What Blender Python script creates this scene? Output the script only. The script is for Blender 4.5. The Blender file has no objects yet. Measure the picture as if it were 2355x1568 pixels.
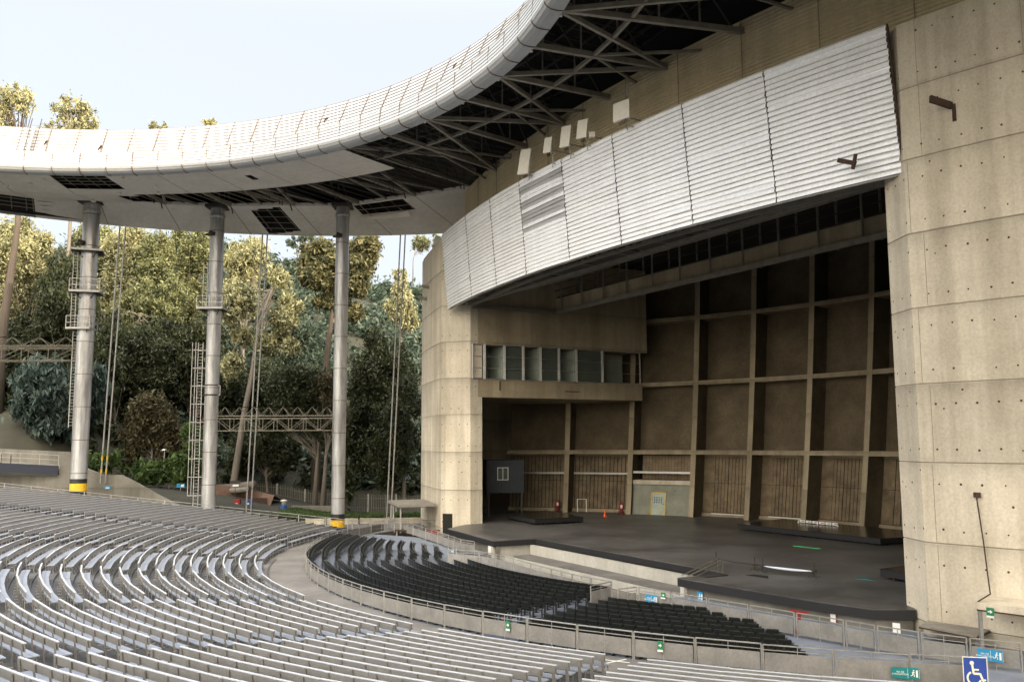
import bpy, math, random
import numpy as np
from mathutils import Vector, Matrix
R = math.radians
sin, cos = math.sin, math.cos
random.seed(7)
SC = bpy.context.scene

# ---------------------------------------------------------------- camera
cam_d = bpy.data.cameras.new('camera'); cam = bpy.data.objects.new('camera', cam_d)
SC.collection.objects.link(cam); SC.camera = cam
cam_d.lens = 31.2; cam_d.sensor_width = 36; cam_d.clip_start = .2; cam_d.clip_end = 3000
_p, _r = math.atan((1012.8-784)/2041), .0048
_f = Vector((0, cos(_p), sin(_p))); _u = Vector((0, -sin(_p), cos(_p))); _x = Vector((1, 0, 0))
_R = _x*cos(_r)-_u*sin(_r); _U = _u*cos(_r)+_x*sin(_r)
M = Matrix((_R, _U, -_f)).transposed().to_4x4(); M.translation = (0, 0, 8.1)
cam.matrix_world = M

# ---------------------------------------------------------------- sky, sun, exposure
SUN_EL = 12.5
SUN_DIR = Vector((.87, -.50, 0)).normalized()      # towards the sun
W = bpy.data.worlds.new('World'); SC.world = W; W.use_nodes = True
nt = W.node_tree; nt.nodes.clear()
sky = nt.nodes.new('ShaderNodeTexSky'); sky.sky_type = 'NISHITA'; sky.sun_disc = False
sky.sun_elevation = R(SUN_EL); sky.sun_rotation = math.atan2(SUN_DIR.x, SUN_DIR.y)
sky.altitude = 100; sky.air_density = 1.0; sky.dust_density = 2.5; sky.ozone_density = 1.2
mx = nt.nodes.new('ShaderNodeMix'); mx.data_type = 'RGBA'; mx.blend_type = 'MIX'; mx.inputs[0].default_value = .76
mx.inputs[7].default_value = (5.75, 6.0, 6.5, 1)     # thin bright haze veil over the whole sky
bg = nt.nodes.new('ShaderNodeBackground'); bg.inputs[1].default_value = .052
wo = nt.nodes.new('ShaderNodeOutputWorld')
nt.links.new(sky.outputs[0], mx.inputs[6]); 
# added fill light: sky brighter overhead, warm behind the camera to lift the piers
tcw = nt.nodes.new('ShaderNodeTexCoord'); sp_ = nt.nodes.new('ShaderNodeSeparateXYZ'); nt.links.new(tcw.outputs['Generated'], sp_.inputs[0])
m1 = nt.nodes.new('ShaderNodeMapRange'); m1.interpolation_type = 'SMOOTHSTEP'; m1.inputs[1].default_value = .42; m1.inputs[2].default_value = .85; m1.inputs[3].default_value = 1; m1.inputs[4].default_value = 3.0
nt.links.new(sp_.outputs[2], m1.inputs[0])
m2 = nt.nodes.new('ShaderNodeMapRange'); m2.interpolation_type = 'SMOOTHSTEP'; m2.inputs[1].default_value = .1; m2.inputs[2].default_value = -.8; m2.inputs[3].default_value = 0; m2.inputs[4].default_value = 1
nt.links.new(sp_.outputs[1], m2.inputs[0])
gl_ = nt.nodes.new('ShaderNodeMix'); gl_.data_type = 'RGBA'; gl_.inputs[6].default_value = (1, 1, 1, 1); gl_.inputs[7].default_value = (5.6, 4.8, 3.65, 1); nt.links.new(m2.outputs[0], gl_.inputs[0])
ms_ = nt.nodes.new('ShaderNodeVectorMath'); ms_.operation = 'SCALE'; gm_ = nt.nodes.new('ShaderNodeVectorMath'); gm_.operation = 'MULTIPLY'; nt.links.new(mx.outputs[2], gm_.inputs[0]); nt.links.new(gl_.outputs[2], gm_.inputs[1]); nt.links.new(gm_.outputs[0], ms_.inputs[0]); nt.links.new(m1.outputs[0], ms_.inputs['Scale'])
nt.links.new(ms_.outputs[0], bg.inputs[0]); nt.links.new(bg.outputs[0], wo.inputs[0])
sd = bpy.data.lights.new('sun', 'SUN'); sd.energy = 1.5; sd.angle = R(.6); sd.color = (1, .87, .66)
so = bpy.data.objects.new('sun', sd); SC.collection.objects.link(so)
d = Vector((SUN_DIR.x*cos(R(SUN_EL)), SUN_DIR.y*cos(R(SUN_EL)), sin(R(SUN_EL))))
so.rotation_euler = (-d).to_track_quat('-Z', 'Y').to_euler(); so.location = (0, 0, 80)
SC.view_settings.view_transform = 'Standard'; SC.view_settings.look = 'None'
SC.view_settings.exposure = 1.85; SC.view_settings.gamma = 1

# ---------------------------------------------------------------- frames of reference
CX, CY = 23.73, 66.98                  # centre of the rings of seating
A0 = R(29.7); NX, NY = cos(A0), sin(A0); UX, UY = sin(A0), -cos(A0)
def L(u, n, z=0.): return (CX+u*UX+n*NX, CY+u*UY+n*NY, z)      # stage axes -> world
def P(a, r, z=0.): return (CX+r*cos(R(a)), CY+r*sin(R(a)), z)  # ring polar -> world
R0, DR, DZ = 41.18, .904, .102
def roofp(a, r, z): return L(.6+r*cos(R(a)), -66+r*sin(R(a)), z)

# ---------------------------------------------------------------- materials
def pmat(name, col, rough=.7, metal=0., noise=0., scale=3., bump=0., col2=None, streak=False, bscale=None, spec=.5, detail=6, thresh=(.35, .7)):
    m = bpy.data.materials.new(name); m.use_nodes = True; t = m.node_tree; b = t.nodes['Principled BSDF']
    b.inputs['Base Color'].default_value = (*col, 1); b.inputs['Roughness'].default_value = rough
    b.inputs['Metallic'].default_value = metal; b.inputs['Specular IOR Level'].default_value = spec
    if noise or col2 or bump:
        tc = t.nodes.new('ShaderNodeTexCoord'); mp = t.nodes.new('ShaderNodeMapping')
        t.links.new(tc.outputs['Object'], mp.inputs[0])
        if streak: mp.inputs['Scale'].default_value = (1, 1, .12)
        n = t.nodes.new('ShaderNodeTexNoise'); n.inputs['Scale'].default_value = scale; n.inputs['Detail'].default_value = detail
        n.inputs['Roughness'].default_value = .65
        t.links.new(mp.outputs[0], n.inputs[0])
        rp = t.nodes.new('ShaderNodeValToRGB'); rp.color_ramp.elements[0].position = thresh[0]; rp.color_ramp.elements[1].position = thresh[1]
        c2 = col2 or tuple(max(0, c*(1-noise)) for c in col)
        rp.color_ramp.elements[0].color = (*c2, 1); rp.color_ramp.elements[1].color = (*col, 1)
        t.links.new(n.outputs[0], rp.inputs[0]); last = rp.outputs[0]
        n2 = t.nodes.new('ShaderNodeTexNoise'); n2.inputs['Scale'].default_value = scale*9; n2.inputs['Detail'].default_value = 4
        t.links.new(tc.outputs['Object'], n2.inputs[0])
        mr = t.nodes.new('ShaderNodeMapRange'); mr.inputs[1].default_value = .3; mr.inputs[2].default_value = .7
        mr.inputs[3].default_value = 1-.35*max(noise, .25); mr.inputs[4].default_value = 1.06
        t.links.new(n2.outputs[0], mr.inputs[0])
        mm = t.nodes.new('ShaderNodeMix'); mm.data_type = 'RGBA'; mm.blend_type = 'MULTIPLY'; mm.inputs[0].default_value = 1
        t.links.new(last, mm.inputs[6]); t.links.new(mr.outputs[0], mm.inputs[7])
        t.links.new(mm.outputs[2], b.inputs['Base Color'])
        if bump:
            bp = t.nodes.new('ShaderNodeBump'); bp.inputs['Strength'].default_value = bump; bp.inputs['Distance'].default_value = .03
            n3 = t.nodes.new('ShaderNodeTexNoise'); n3.inputs['Scale'].default_value = bscale or scale*6; n3.inputs['Detail'].default_value = 5
            t.links.new(tc.outputs['Object'], n3.inputs[0])
            t.links.new(n3.outputs[0], bp.inputs['Height']); t.links.new(bp.outputs[0], b.inputs['Normal'])
    return m

def concrete(name, col, dark, warm):
    """board-marked cast concrete: broad blotches, rain streaks, fine speckle"""
    m = bpy.data.materials.new(name); m.use_nodes = True; t = m.node_tree; b = t.nodes['Principled BSDF']
    b.inputs['Roughness'].default_value = .88; N = t.nodes.new; K = t.links.new
    tc = N('ShaderNodeTexCoord')
    def noise(sc, vec=(1, 1, 1), det=6, rough=.6):
        mp = N('ShaderNodeMapping'); mp.inputs['Scale'].default_value = vec; K(tc.outputs['Object'], mp.inputs[0])
        n = N('ShaderNodeTexNoise'); n.inputs['Scale'].default_value = sc; n.inputs['Detail'].default_value = det; n.inputs['Roughness'].default_value = rough
        K(mp.outputs[0], n.inputs[0]); return n.outputs[0]
    def ramp(src, a, ca, b_, cb):
        r = N('ShaderNodeValToRGB'); e = r.color_ramp.elements
        e[0].position = a; e[0].color = (*ca, 1); e[1].position = b_; e[1].color = (*cb, 1); K(src, r.inputs[0]); return r.outputs[0]
    def mix(f, a, b2, mode='MIX'):
        x = N('ShaderNodeMix'); x.data_type = 'RGBA'; x.blend_type = mode
        if isinstance(f, float): x.inputs[0].default_value = f
        else: K(f, x.inputs[0])
        K(a, x.inputs[6]); K(b2, x.inputs[7]); return x.outputs[2]
    base = ramp(noise(.22, det=8, rough=.7), .38, warm, .60, col)
    st = ramp(noise(.9, (1, 1, .07), 7), .38, (.76, .75, .73), .58, (1, 1, 1))
    c = mix(.95, base, st, 'MULTIPLY')
    sp = ramp(noise(9., det=5), .3, (.86, .86, .86), .62, (1.04, 1.04, 1.04))
    c = mix(1., c, sp, 'MULTIPLY')
    bl = ramp(noise(.55, (1, 1, .6), 9, .78), .60, (0, 0, 0), .80, (1, 1, 1))
    dk = N('ShaderNodeRGB'); dk.outputs[0].default_value = (*dark, 1)
    # each pour has its own tone; grime gathers under every joint
    sx = N('ShaderNodeSeparateXYZ'); K(tc.outputs['Object'], sx.inputs[0])
    def m_(op, a, b_=None, c_=None):
        q = N('ShaderNodeMath'); q.operation = op
        for k, v in enumerate((a, b_, c_)):
            if v is None: continue
            if isinstance(v, (int, float)): q.inputs[k].default_value = v
            else: K(v, q.inputs[k])
        return q.outputs[0]
    zz = m_('DIVIDE', m_('SUBTRACT', sx.outputs[2], .5), 3.29)
    xx = m_('FLOOR', m_('DIVIDE', m_('ADD', sx.outputs[0], m_('MULTIPLY', sx.outputs[1], .4)), 4.3))
    cb = N('ShaderNodeCombineXYZ'); K(m_('FLOOR', zz), cb.inputs[0]); K(xx, cb.inputs[1])
    wn = N('ShaderNodeTexWhiteNoise'); wn.noise_dimensions = '2D'; K(cb.outputs[0], wn.inputs['Vector'])
    tone = m_('MULTIPLY_ADD', wn.outputs['Value'], .22, .84)
    fr = m_('FRACT', zz); gr = m_('POWER', fr, 9.); nz = noise(1.4, (1, 1, .15), 6); gr = m_('MULTIPLY', gr, m_('MULTIPLY', nz, .5))
    tone = m_('MULTIPLY', tone, m_('SUBTRACT', 1., gr))
    vm = N('ShaderNodeVectorMath'); vm.operation = 'SCALE'; K(c, vm.inputs[0]); K(tone, vm.inputs['Scale']); c = vm.outputs[0]
    x = N('ShaderNodeMath'); x.operation = 'MULTIPLY'; x.inputs[1].default_value = .55; K(bl, x.inputs[0])
    c = mix(x.outputs[0], c, dk.outputs[0]); K(c, b.inputs['Base Color'])
    bp = N('ShaderNodeBump'); bp.inputs['Strength'].default_value = .35; bp.inputs['Distance'].default_value = .02
    K(noise(6., (1, 1, .3)), bp.inputs['Height']); K(bp.outputs[0], b.inputs['Normal'])
    return m

def leafmat(name, c1, c2, tr=.35):
    m = bpy.data.materials.new(name); m.use_nodes = True; t = m.node_tree; t.nodes.clear(); N = t.nodes.new; K = t.links.new
    g = N('ShaderNodeNewGeometry'); tc = N('ShaderNodeTexCoord')
    n = N('ShaderNodeTexNoise'); n.inputs['Scale'].default_value = .45; n.inputs['Detail'].default_value = 4; K(tc.outputs['Object'], n.inputs[0])
    ad = N('ShaderNodeMath'); ad.operation = 'MULTIPLY_ADD'; ad.inputs[1].default_value = .65; K(g.outputs['Random Per Island'], ad.inputs[0]); K(n.outputs[0], ad.inputs[2])
    rp = N('ShaderNodeValToRGB'); rp.color_ramp.elements[0].position = .48; rp.color_ramp.elements[1].position = 1.08
    rp.color_ramp.elements[0].color = (*c1, 1); rp.color_ramp.elements[1].color = (*c2, 1); K(ad.outputs[0], rp.inputs[0])
    df = N('ShaderNodeBsdfPrincipled'); df.inputs['Roughness'].default_value = .5; df.inputs['Specular IOR Level'].default_value = .35
    tl = N('ShaderNodeBsdfTranslucent'); ms = N('ShaderNodeMixShader'); ms.inputs[0].default_value = tr; o = N('ShaderNodeOutputMaterial')
    K(rp.outputs[0], df.inputs['Base Color']); K(rp.outputs[0], tl.inputs[0]); K(df.outputs[0], ms.inputs[1]); K(tl.outputs[0], ms.inputs[2]); K(ms.outputs[0], o.inputs[0])
    return m

MT = {}
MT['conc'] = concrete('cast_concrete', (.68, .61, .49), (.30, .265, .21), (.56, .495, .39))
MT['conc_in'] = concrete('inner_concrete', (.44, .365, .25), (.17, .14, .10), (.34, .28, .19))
MT['panel_in'] = pmat('stained_inner_panel', (.18, .14, .09), .8, noise=.4, scale=.5, bump=.2, detail=8, spec=.25)
MT['board'] = pmat('brown_boards', (.27, .205, .13), .75, noise=.5, scale=.9, bump=.2, spec=.25)
MT['hole'] = pmat('rusty_tie_hole', (.07, .04, .025), .9)
MT['joint'] = pmat('dark_joint', (.24, .20, .15), .9)
MT['floorc'] = pmat('worn_concrete_floor', (.20, .19, .178), .85, noise=.42, scale=.35, bump=.25, detail=9)
MT['tier'] = pmat('seating_tier_concrete', (.105, .107, .112), .88, noise=.5, scale=.6, bump=.3, detail=9)
MT['bluefloor'] = pmat('painted_grey_blue_floor', (.22, .25, .31), .6, noise=.3, scale=.8, bump=.05)
MT['stage'] = pmat('black_stage_floor', (.13, .125, .12), .42, noise=.5, scale=.22, bump=.12, detail=10, spec=.4, thresh=(.40, .60))
MT['wetstage'] = pmat('polished_black_deck', (.03, .026, .022), .2, noise=.4, scale=.7, spec=.5)
MT['skirt'] = pmat('black_skirt', (.012, .012, .014), .7, noise=.3, scale=2)
MT['whitewall'] = pmat('dirty_white_wall', (.50, .48, .43), .8, noise=.28, scale=.5, streak=True)
MT['fin'] = pmat('dark_fin_side', (.15, .12, .075), .85, noise=.5, scale=.5, detail=8)  # rib sides, a darker tone than the rib fronts
MT['fascia'] = pmat('white_fascia_sheet', (.39, .405, .425), .5, noise=.10, scale=.7, spec=.4)
MT['seam'] = pmat('rusty_seam', (.17, .12, .09), .8, noise=.5, scale=3)
MT['lapline'] = pmat('thin_lap_line', (.22, .20, .18), .8)  # dark seam strip along each sheet lap of the rim
MT['soffit'] = pmat('cream_soffit_panel', (.66, .63, .58), .75, noise=.16, scale=.25, detail=9)
MT['tan'] = pmat('tan_corrugated_sheet', (.54, .46, .31), .55, noise=.25, scale=.5, streak=True, spec=.4)
MT['screen'] = pmat('white_ribbed_sheet', (.90, .91, .94), .38, metal=.25, noise=.10, scale=.8, streak=True, spec=.5)
MT['screen_grey'] = pmat('faded_grey_sheet', (.45, .45, .46), .4, metal=.3, noise=.12, scale=.8, streak=True)
MT['lapshade'] = pmat('lap_shade_line', (.66, .62, .56), .8, noise=.5, scale=2)  # darker tone standing for the shade under each screen lap
MT['conc_old'] = concrete('old_grey_concrete', (.23, .215, .185), (.08, .075, .06), (.16, .15, .125))
MT['oldsteel'] = pmat('old_brown_steel', (.20, .18, .14), .6, metal=.2, noise=.4, scale=3)
MT['steel'] = pmat('galvanised_steel', (.42, .41, .39), .45, metal=.55, noise=.3, scale=2.5)
MT['truss'] = pmat('grey_painted_truss', (.27, .25, .21), .6, noise=.35, scale=1.5)
MT['darksteel'] = pmat('dark_steel', (.045, .043, .04), .6, noise=.3, scale=2)
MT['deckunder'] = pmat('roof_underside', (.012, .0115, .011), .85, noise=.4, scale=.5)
MT['col'] = pmat('silver_painted_column', (.46, .46, .47), .36, metal=.45, noise=.28, scale=1.1, col2=(.24, .235, .23), streak=True, spec=.5, thresh=(.40, .56))
MT['yellow'] = pmat('yellow_paint', (.78, .47, .02), .5, noise=.25, scale=3)
MT['black'] = pmat('black_paint', (.02, .02, .02), .5, noise=.3, scale=3)
MT['alu'] = pmat('weathered_aluminium', (.40, .44, .52), .42, metal=.35, noise=.13, scale=2.2)
MT['cap'] = pmat('skylit_aluminium_cap', (.66, .69, .76), .35, metal=.2, noise=.05, scale=4)  # aluminium made paler to carry the sky reflection in its colour
MT['aluback'] = pmat('aluminium_backrest', (.37, .36, .345), .45, metal=.35, noise=.2, scale=2.2)
MT['leg'] = pmat('dull_steel_leg', (.40, .38, .35), .5, metal=.5, noise=.3, scale=5)
MT['seatblack'] = pmat('black_seat_plastic', (.010, .012, .011), .38, noise=.2, scale=4, spec=.5)
MT['seatdark'] = pmat('black_seat_metal', (.02, .022, .021), .5, noise=.2, scale=4)
MT['infill'] = pmat('grey_fibre_panel', (.26, .25, .235), .85, noise=.35, scale=1.2, detail=9, bump=.1)
MT['rust'] = pmat('rust', (.075, .042, .03), .9, noise=.5, scale=4)
MT['red'] = pmat('red_paint', (.28, .018, .018), .45, noise=.2, scale=3)
MT['orange'] = pmat('orange_plastic', (.85, .13, .02), .5, noise=.1, scale=3)
MT['blue'] = pmat('blue_plastic', (.02, .07, .26), .45, noise=.2, scale=3)
MT['signblue'] = pmat('sign_blue', (.03, .07, .33), .4, noise=.08, scale=5)
MT['signcyan'] = pmat('sign_cyan', (.02, .25, .48), .4, noise=.08, scale=5)
MT['signteal'] = pmat('sign_teal', (.01, .20, .21), .4, noise=.1, scale=5)
MT['signgreen'] = pmat('sign_green', (.02, .20, .08), .4, noise=.1, scale=5)
MT['signwhite'] = pmat('sign_white', (.80, .80, .76), .5, noise=.08, scale=5)
MT['paletube'] = pmat('pale_blue_white_tube', (.62, .66, .78), .4)
MT['cream'] = pmat('sign_cream', (.80, .78, .62), .5, noise=.08, scale=5)
MT['navy'] = pmat('navy_band', (.012, .016, .035), .6, noise=.3, scale=2)
MT['navypanel'] = pmat('navy_cabin_sheet', (.028, .036, .05), .5, noise=.3, scale=2)
MT['glass'] = pmat('dusty_glass', (.10, .12, .10), .12, noise=.2, scale=1, spec=.8)
MT['room'] = pmat('pale_room_wall', (.48, .54, .46), .8, noise=.25, scale=1)
MT['doorwall'] = pmat('pale_green_grey_wall', (.30, .31, .25), .85, noise=.3, scale=.8, bump=.1)
MT['dark'] = pmat('dark_void', (.01, .009, .008), .9)
MT['antenna'] = pmat('cream_antenna_box', (.66, .62, .54), .5, noise=.12, scale=3)
MT['soil'] = pmat('hill_soil', (.05, .048, .03), .95, noise=.5, scale=.12, bump=.3, detail=9)
MT['redsoil'] = pmat('reddish_soil', (.17, .095, .06), .95, noise=.5, scale=.4, bump=.3)
MT['grassm'] = pmat('lawn', (.045, .075, .018), .95, noise=.5, scale=.8, bump=.3)
MT['bark'] = pmat('peeling_bark', (.22, .19, .155), .85, noise=.5, scale=1.2, streak=True, bump=.3)
MT['barkdark'] = pmat('dark_bark', (.11, .085, .065), .9, noise=.5, scale=1.5, streak=True, bump=.3)
MT['green'] = pmat('green_tape', (.05, .45, .16), .5)
MT['wood'] = pmat('grey_weathered_slab', (.30, .275, .235), .85, noise=.4, scale=1.5, bump=.2)
LF = {
 'gum': leafmat('gum_leaves', (.018, .027, .011), (.25, .26, .12), .3),
 'gumlight': leafmat('pale_gum_leaves', (.038, .048, .022), (.47, .45, .25), .35),
 'blue': leafmat('blue_gum_leaves', (.018, .032, .026), (.065, .095, .08), .3),
 'dark': leafmat('dark_leaves', (.010, .016, .008), (.06, .07, .03), .3),
 'brown': leafmat('dry_brown_leaves', (.035, .032, .016), (.10, .085, .042), .35),
 'pine': leafmat('pine_needles', (.02, .03, .014), (.19, .175, .08), .25),
 'bush': leafmat('bright_shrub_leaves', (.03, .06, .015), (.10, .15, .04), .35),
 'hill': leafmat('hill_scrub_leaves', (.022, .038, .025), (.085, .115, .08), .3),
 'straw': leafmat('straw_grass', (.10, .085, .045), (.24, .20, .11), .3),
}

# ---------------------------------------------------------------- mesh helpers
class MB:
    def __init__(s): s.v = []; s.f = []; s.m = []; s.mats = []
    def mi(s, m):
        if m not in s.mats: s.mats.append(m)
        return s.mats.index(m)
    def add(s, vs, fs, m=None):
        o = len(s.v); s.v += [tuple(v) for v in vs]; k = s.mi(m)
        for f in fs: s.f.append(tuple(i+o for i in f)); s.m.append(k)
    def box(s, c, size, m=None, rz=0., M3=None):
        hx, hy, hz = [q/2 for q in size]
        vs = []
        for z in (-hz, hz):
            for x, y in ((-hx, -hy), (hx, -hy), (hx, hy), (-hx, hy)):
                if M3 is not None: p = M3 @ Vector((x, y, z)); vs.append((c[0]+p.x, c[1]+p.y, c[2]+p.z))
                else: vs.append((c[0]+x*cos(rz)-y*sin(rz), c[1]+x*sin(rz)+y*cos(rz), c[2]+z))
        s.add(vs, [(3, 2, 1, 0), (4, 5, 6, 7), (0, 1, 5, 4), (1, 2, 6, 5), (2, 3, 7, 6), (3, 0, 4, 7)], m)
    def prism(s, poly, z0, z1, m=None, mtop=None):
        """vertical extrusion of an (x,y) outline; z0/z1 numbers or per-vertex lists; CCW"""
        n = len(poly); a = z0 if isinstance(z0, (list, tuple)) else [z0]*n; b = z1 if isinstance(z1, (list, tuple)) else [z1]*n
        vs = [(p[0], p[1], a[i]) for i, p in enumerate(poly)]+[(p[0], p[1], b[i]) for i, p in enumerate(poly)]
        s.add(vs, [(i, (i+1) % n, n+(i+1) % n, n+i) for i in range(n)]+[tuple(range(n-1, -1, -1))], m)
        s.add(vs[n:], [tuple(range(n))], mtop or m)
    def bar(s, a, b, w, m=None, h=None, up=(0, 0, 1)):
        """rectangular bar from a to b"""
        a = Vector(a); b = Vector(b); d = b-a
        if d.length < 1e-6: return
        d.normalize(); x = d.cross(Vector(up))
        if x.length < 1e-3: x = Vector((1, 0, 0))
        x.normalize(); y = x.cross(d); w2 = w/2; h2 = (h or w)/2
        vs = [p+x*i*w2+y*j*h2 for p in (a, b) for i, j in ((-1, -1), (1, -1), (1, 1), (-1, 1))]
        s.add(vs, [(3, 2, 1, 0), (4, 5, 6, 7), (0, 1, 5, 4), (1, 2, 6, 5), (2, 3, 7, 6), (3, 0, 4, 7)], m)
    def tube(s, pts, rad, m=None, n=8, cap=True):
        pts = [Vector(p) for p in pts]; k = len(pts)
        rad = rad if isinstance(rad, (list, tuple)) else [rad]*k
        vs = []; 
        for i, p in enumerate(pts):
            d = (pts[min(i+1, k-1)]-pts[max(i-1, 0)]).normalized()
            x = d.cross(Vector((.13, .99, .03))); 
            if x.length < .1: x = d.cross(Vector((1, 0, 0)))
            x.normalize(); y = d.cross(x)
            for j in range(n):
                a = 2*math.pi*j/n; vs.append(p+x*cos(a)*rad[i]+y*sin(a)*rad[i])
        fs = [(i*n+j, i*n+(j+1) % n, (i+1)*n+(j+1) % n, (i+1)*n+j) for i in range(k-1) for j in range(n)]
        if cap: fs += [tuple(range(n-1, -1, -1)), tuple((k-1)*n+j for j in range(n))]
        s.add(vs, fs, m)
    def lathe(s, c, prof, m=None, n=24, cap=True):
        vs = [(c[0]+r*cos(2*math.pi*j/n), c[1]+r*sin(2*math.pi*j/n), c[2]+z) for r, z in prof for j in range(n)]
        k = len(prof)
        fs = [(i*n+j, i*n+(j+1) % n, (i+1)*n+(j+1) % n, (i+1)*n+j) for i in range(k-1) for j in range(n)]
        if cap: fs += [tuple(range(n-1, -1, -1)), tuple((k-1)*n+j for j in range(n))]
        s.add(vs, fs, m)
    def grid(s, rows, m=None, flip=False, skip=None):
        """rows: list of equally long lists of points"""
        k = len(rows[0]); vs = [p for r in rows for p in r]; fs = []
        for i in range(len(rows)-1):
            for j in range(k-1):
                if skip and skip(i, j): continue
                q = (i*k+j, i*k+j+1, (i+1)*k+j+1, (i+1)*k+j); fs.append(q[::-1] if flip else q)
        s.add(vs, fs, m)

def link(o): SC.collection.objects.link(o); return o
def tag(o, label, cat=None, group=None, kind=None):
    if label: o['label'] = label
    if cat: o['category'] = cat
    if group: o['group'] = group
    if kind: o['kind'] = kind
    return o
def thing(name, label, cat, loc=(0, 0, 0), rz=0., group=None):
    o = bpy.data.objects.new(name, None); o.empty_display_size = .3; o.location = loc; o.rotation_euler = (0, 0, rz); link(o)
    o.matrix_world = Matrix.Translation(loc) @ Matrix.Rotation(rz, 4, 'Z')
    return tag(o, label, cat, group)
def mesh(name, mb, mat=None, smooth=False):
    me = bpy.data.meshes.new(name); me.from_pydata(mb.v, [], mb.f)
    mats = [mat if m is None else m for m in mb.mats]
    for m in mats: me.materials.append(MT[m] if isinstance(m, str) else m)
    me.polygons.foreach_set('material_index', mb.m)
    if smooth: me.polygons.foreach_set('use_smooth', [True]*len(me.polygons))
    me.update(); return me
def obj(name, mb, mat=None, parent=None, smooth=False, local=False):
    """one mesh object; coordinates are world unless local; kept under its parent in place"""
    if parent is not None and not local:
        iv = parent.matrix_world.inverted() if parent.type == 'EMPTY' else WM[parent.name]
        mb.v = [tuple(iv @ Vector(v)) for v in mb.v]
    o = bpy.data.objects.new(name, mesh(name, mb, mat, smooth)); link(o)
    if parent is not None:
        o.parent = parent
        WM[o.name] = iv if not local else (parent.matrix_world.inverted() if parent.type == 'EMPTY' else WM.get(parent.name, Matrix()))
    else: WM[o.name] = Matrix()
    return o
WM = {}
def struct(name, mb, mat=None, smooth=False): return tag(obj(name, mb, mat, smooth=smooth), None, kind='structure')
def ordn(n):
    w = ['zeroth', 'first', 'second', 'third', 'fourth', 'fifth', 'sixth', 'seventh', 'eighth', 'ninth', 'tenth', 'eleventh', 'twelfth', 'thirteenth', 'fourteenth', 'fifteenth', 'sixteenth', 'seventeenth', 'eighteenth', 'nineteenth', 'twentieth']
    if n < 21: return w[n]
    tens = {2: 'twenty', 3: 'thirty', 4: 'forty'}[n//10]
    return tens+'-'+w[n % 10] if n % 10 else {2: 'twentieth', 3: 'thirtieth', 4: 'fortieth'}[n//10]
def proj(p):
    v = Vector(p)-Vector((0, 0, 8.1)); zc = v.dot(_f)
    if zc < 1: return (-9999, -9999)
    return (1177.5+2041*v.dot(_R)/zc, 784-2041*v.dot(_U)/zc)
def seen(p, mg=60): q = proj(p); return -mg < q[0] < 2355+mg and -mg < q[1] < 1568+mg
# ================================================================ GROUND, FLOORS, TIERS
def sm(t): t = max(0., min(1., t)); return t*t*(3-2*t)
def hillz(x, y):
    """height of the park ground behind the seating and the wooded hill beyond"""
    if y < 60:                                       # unseen ridge, added behind and right of the camera to shade the benches
        t = x*.74-y*.67; return -1.2+44*sm((t-36)/62)*sm((x+60)/60)
    un_ = (x-CX)*UX+(y-CY)*UY
    msk = 1-sm((un_+43.5)/2.)
    b = .25+3.2*sm((-x-16)/26)                       # garden rises to the left
    y0 = 108-14*sm((-x-38)/18)
    s = max(0, y-y0)
    h = b+ (s*.50 if s < 78 else 78*.50+(s-78)*.12)*1. 
    h += 3.2*sm((-x-46)/10)*sm((y-88)/14)            # earth bank on the left
    h += 1.6*sin(x*.11+1)*sin(y*.07)*sm((y-108)/20)+.5*sin(x*.4)*sin(y*.33+1)*sm((y-105)/12)
    h -= max(0, s-95)*.3
    e = sm((y-86)/3.5)
    e *= msk if y < 175 else 1
    return -1.2*(1-e)+h*e
mb = MB(); xs = [-900, -500, -300, -200, -150]+[-120+3*i for i in range(62)]+[75, 100, 150, 250, 500, 900]
ys = [-900, -400, -200, -150, -120, -100, -80, -60, -40, -20, 0, 20, 40, 70, 80, 84]+[86+2.5*i for i in range(56)]+[235, 260, 300, 400, 600, 900]
mb.grid([[(x, y, hillz(x, y)) for x in xs] for y in ys], 'soil')
g = struct('ground', mb, smooth=True)

mb = MB()      # concrete floor of the walkway and the orchestra, top 0 (pit left open)
arc = [P(a, 40.75)[:2] for a in range(120, 300, 3)]
def ringfloor(r0, r1, a0, a1, z, st=2.):
    n = max(1, int((a1-a0)/st)); A = [a0+(a1-a0)*i/n for i in range(n+1)]
    return [[P(a, r0, z) for a in A], [P(a, r1, z) for a in A]]
mb.grid(ringfloor(38.05, 40.75, 120, 285, 0.), 'floorc', flip=True)
struct('walkway', mb)
mb = MB()
outer = [P(a, 38.05, 0) for a in range(161, 272, 3)]
# inner edge of the orchestra floor, from far left round the pit to near right
inner = [L(-22.4, -21.9), L(-11.4, -22.9), L(-11.2, -26.2), L(-3.6, -26.6), L(1.2, -27.0), L(5.9, -27.1), L(9.0, -26.9), L(9.6, -26.9), L(9.6, -22.0), L(20.6, -20.0), L(23.5, -19.0), L(32, -17)]
import itertools
poly = outer+inner[::-1]
poly = [(p[0], p[1]) for p in outer]+[(p[0], p[1]) for p in inner[::-1]]
mb.prism(poly, -1.0, 0.0, 'floorc', 'bluefloor')
struct('orchestra_floor', mb)
mb = MB()   # concrete apron beside the left pier
q = [P(150, 40.7), P(164.3, 40.7), P(163, 38.1), P(176, 38.1), L(-22, -21.9), L(-24, -18.0), L(-40, -14.5), (-11, 95.5, 0), (-19, 89.2, 0), (-24, 88.5, 0)]
q = [P(164.0, 40.9), P(160, 38.0), P(150, 38.0), L(-23.2, -21.6), L(-24.5, -19.2), L(-39.5, -15.2), (-11.5, 95.5, 0), (-16.5, 89.0, 0), (-26, 88.8, 0), (-26, 83.5, 0)]
mb.prism([(p[0], p[1]) for p in q][::-1], -1., -.012, 'floorc')
struct('apron', mb)
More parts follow.
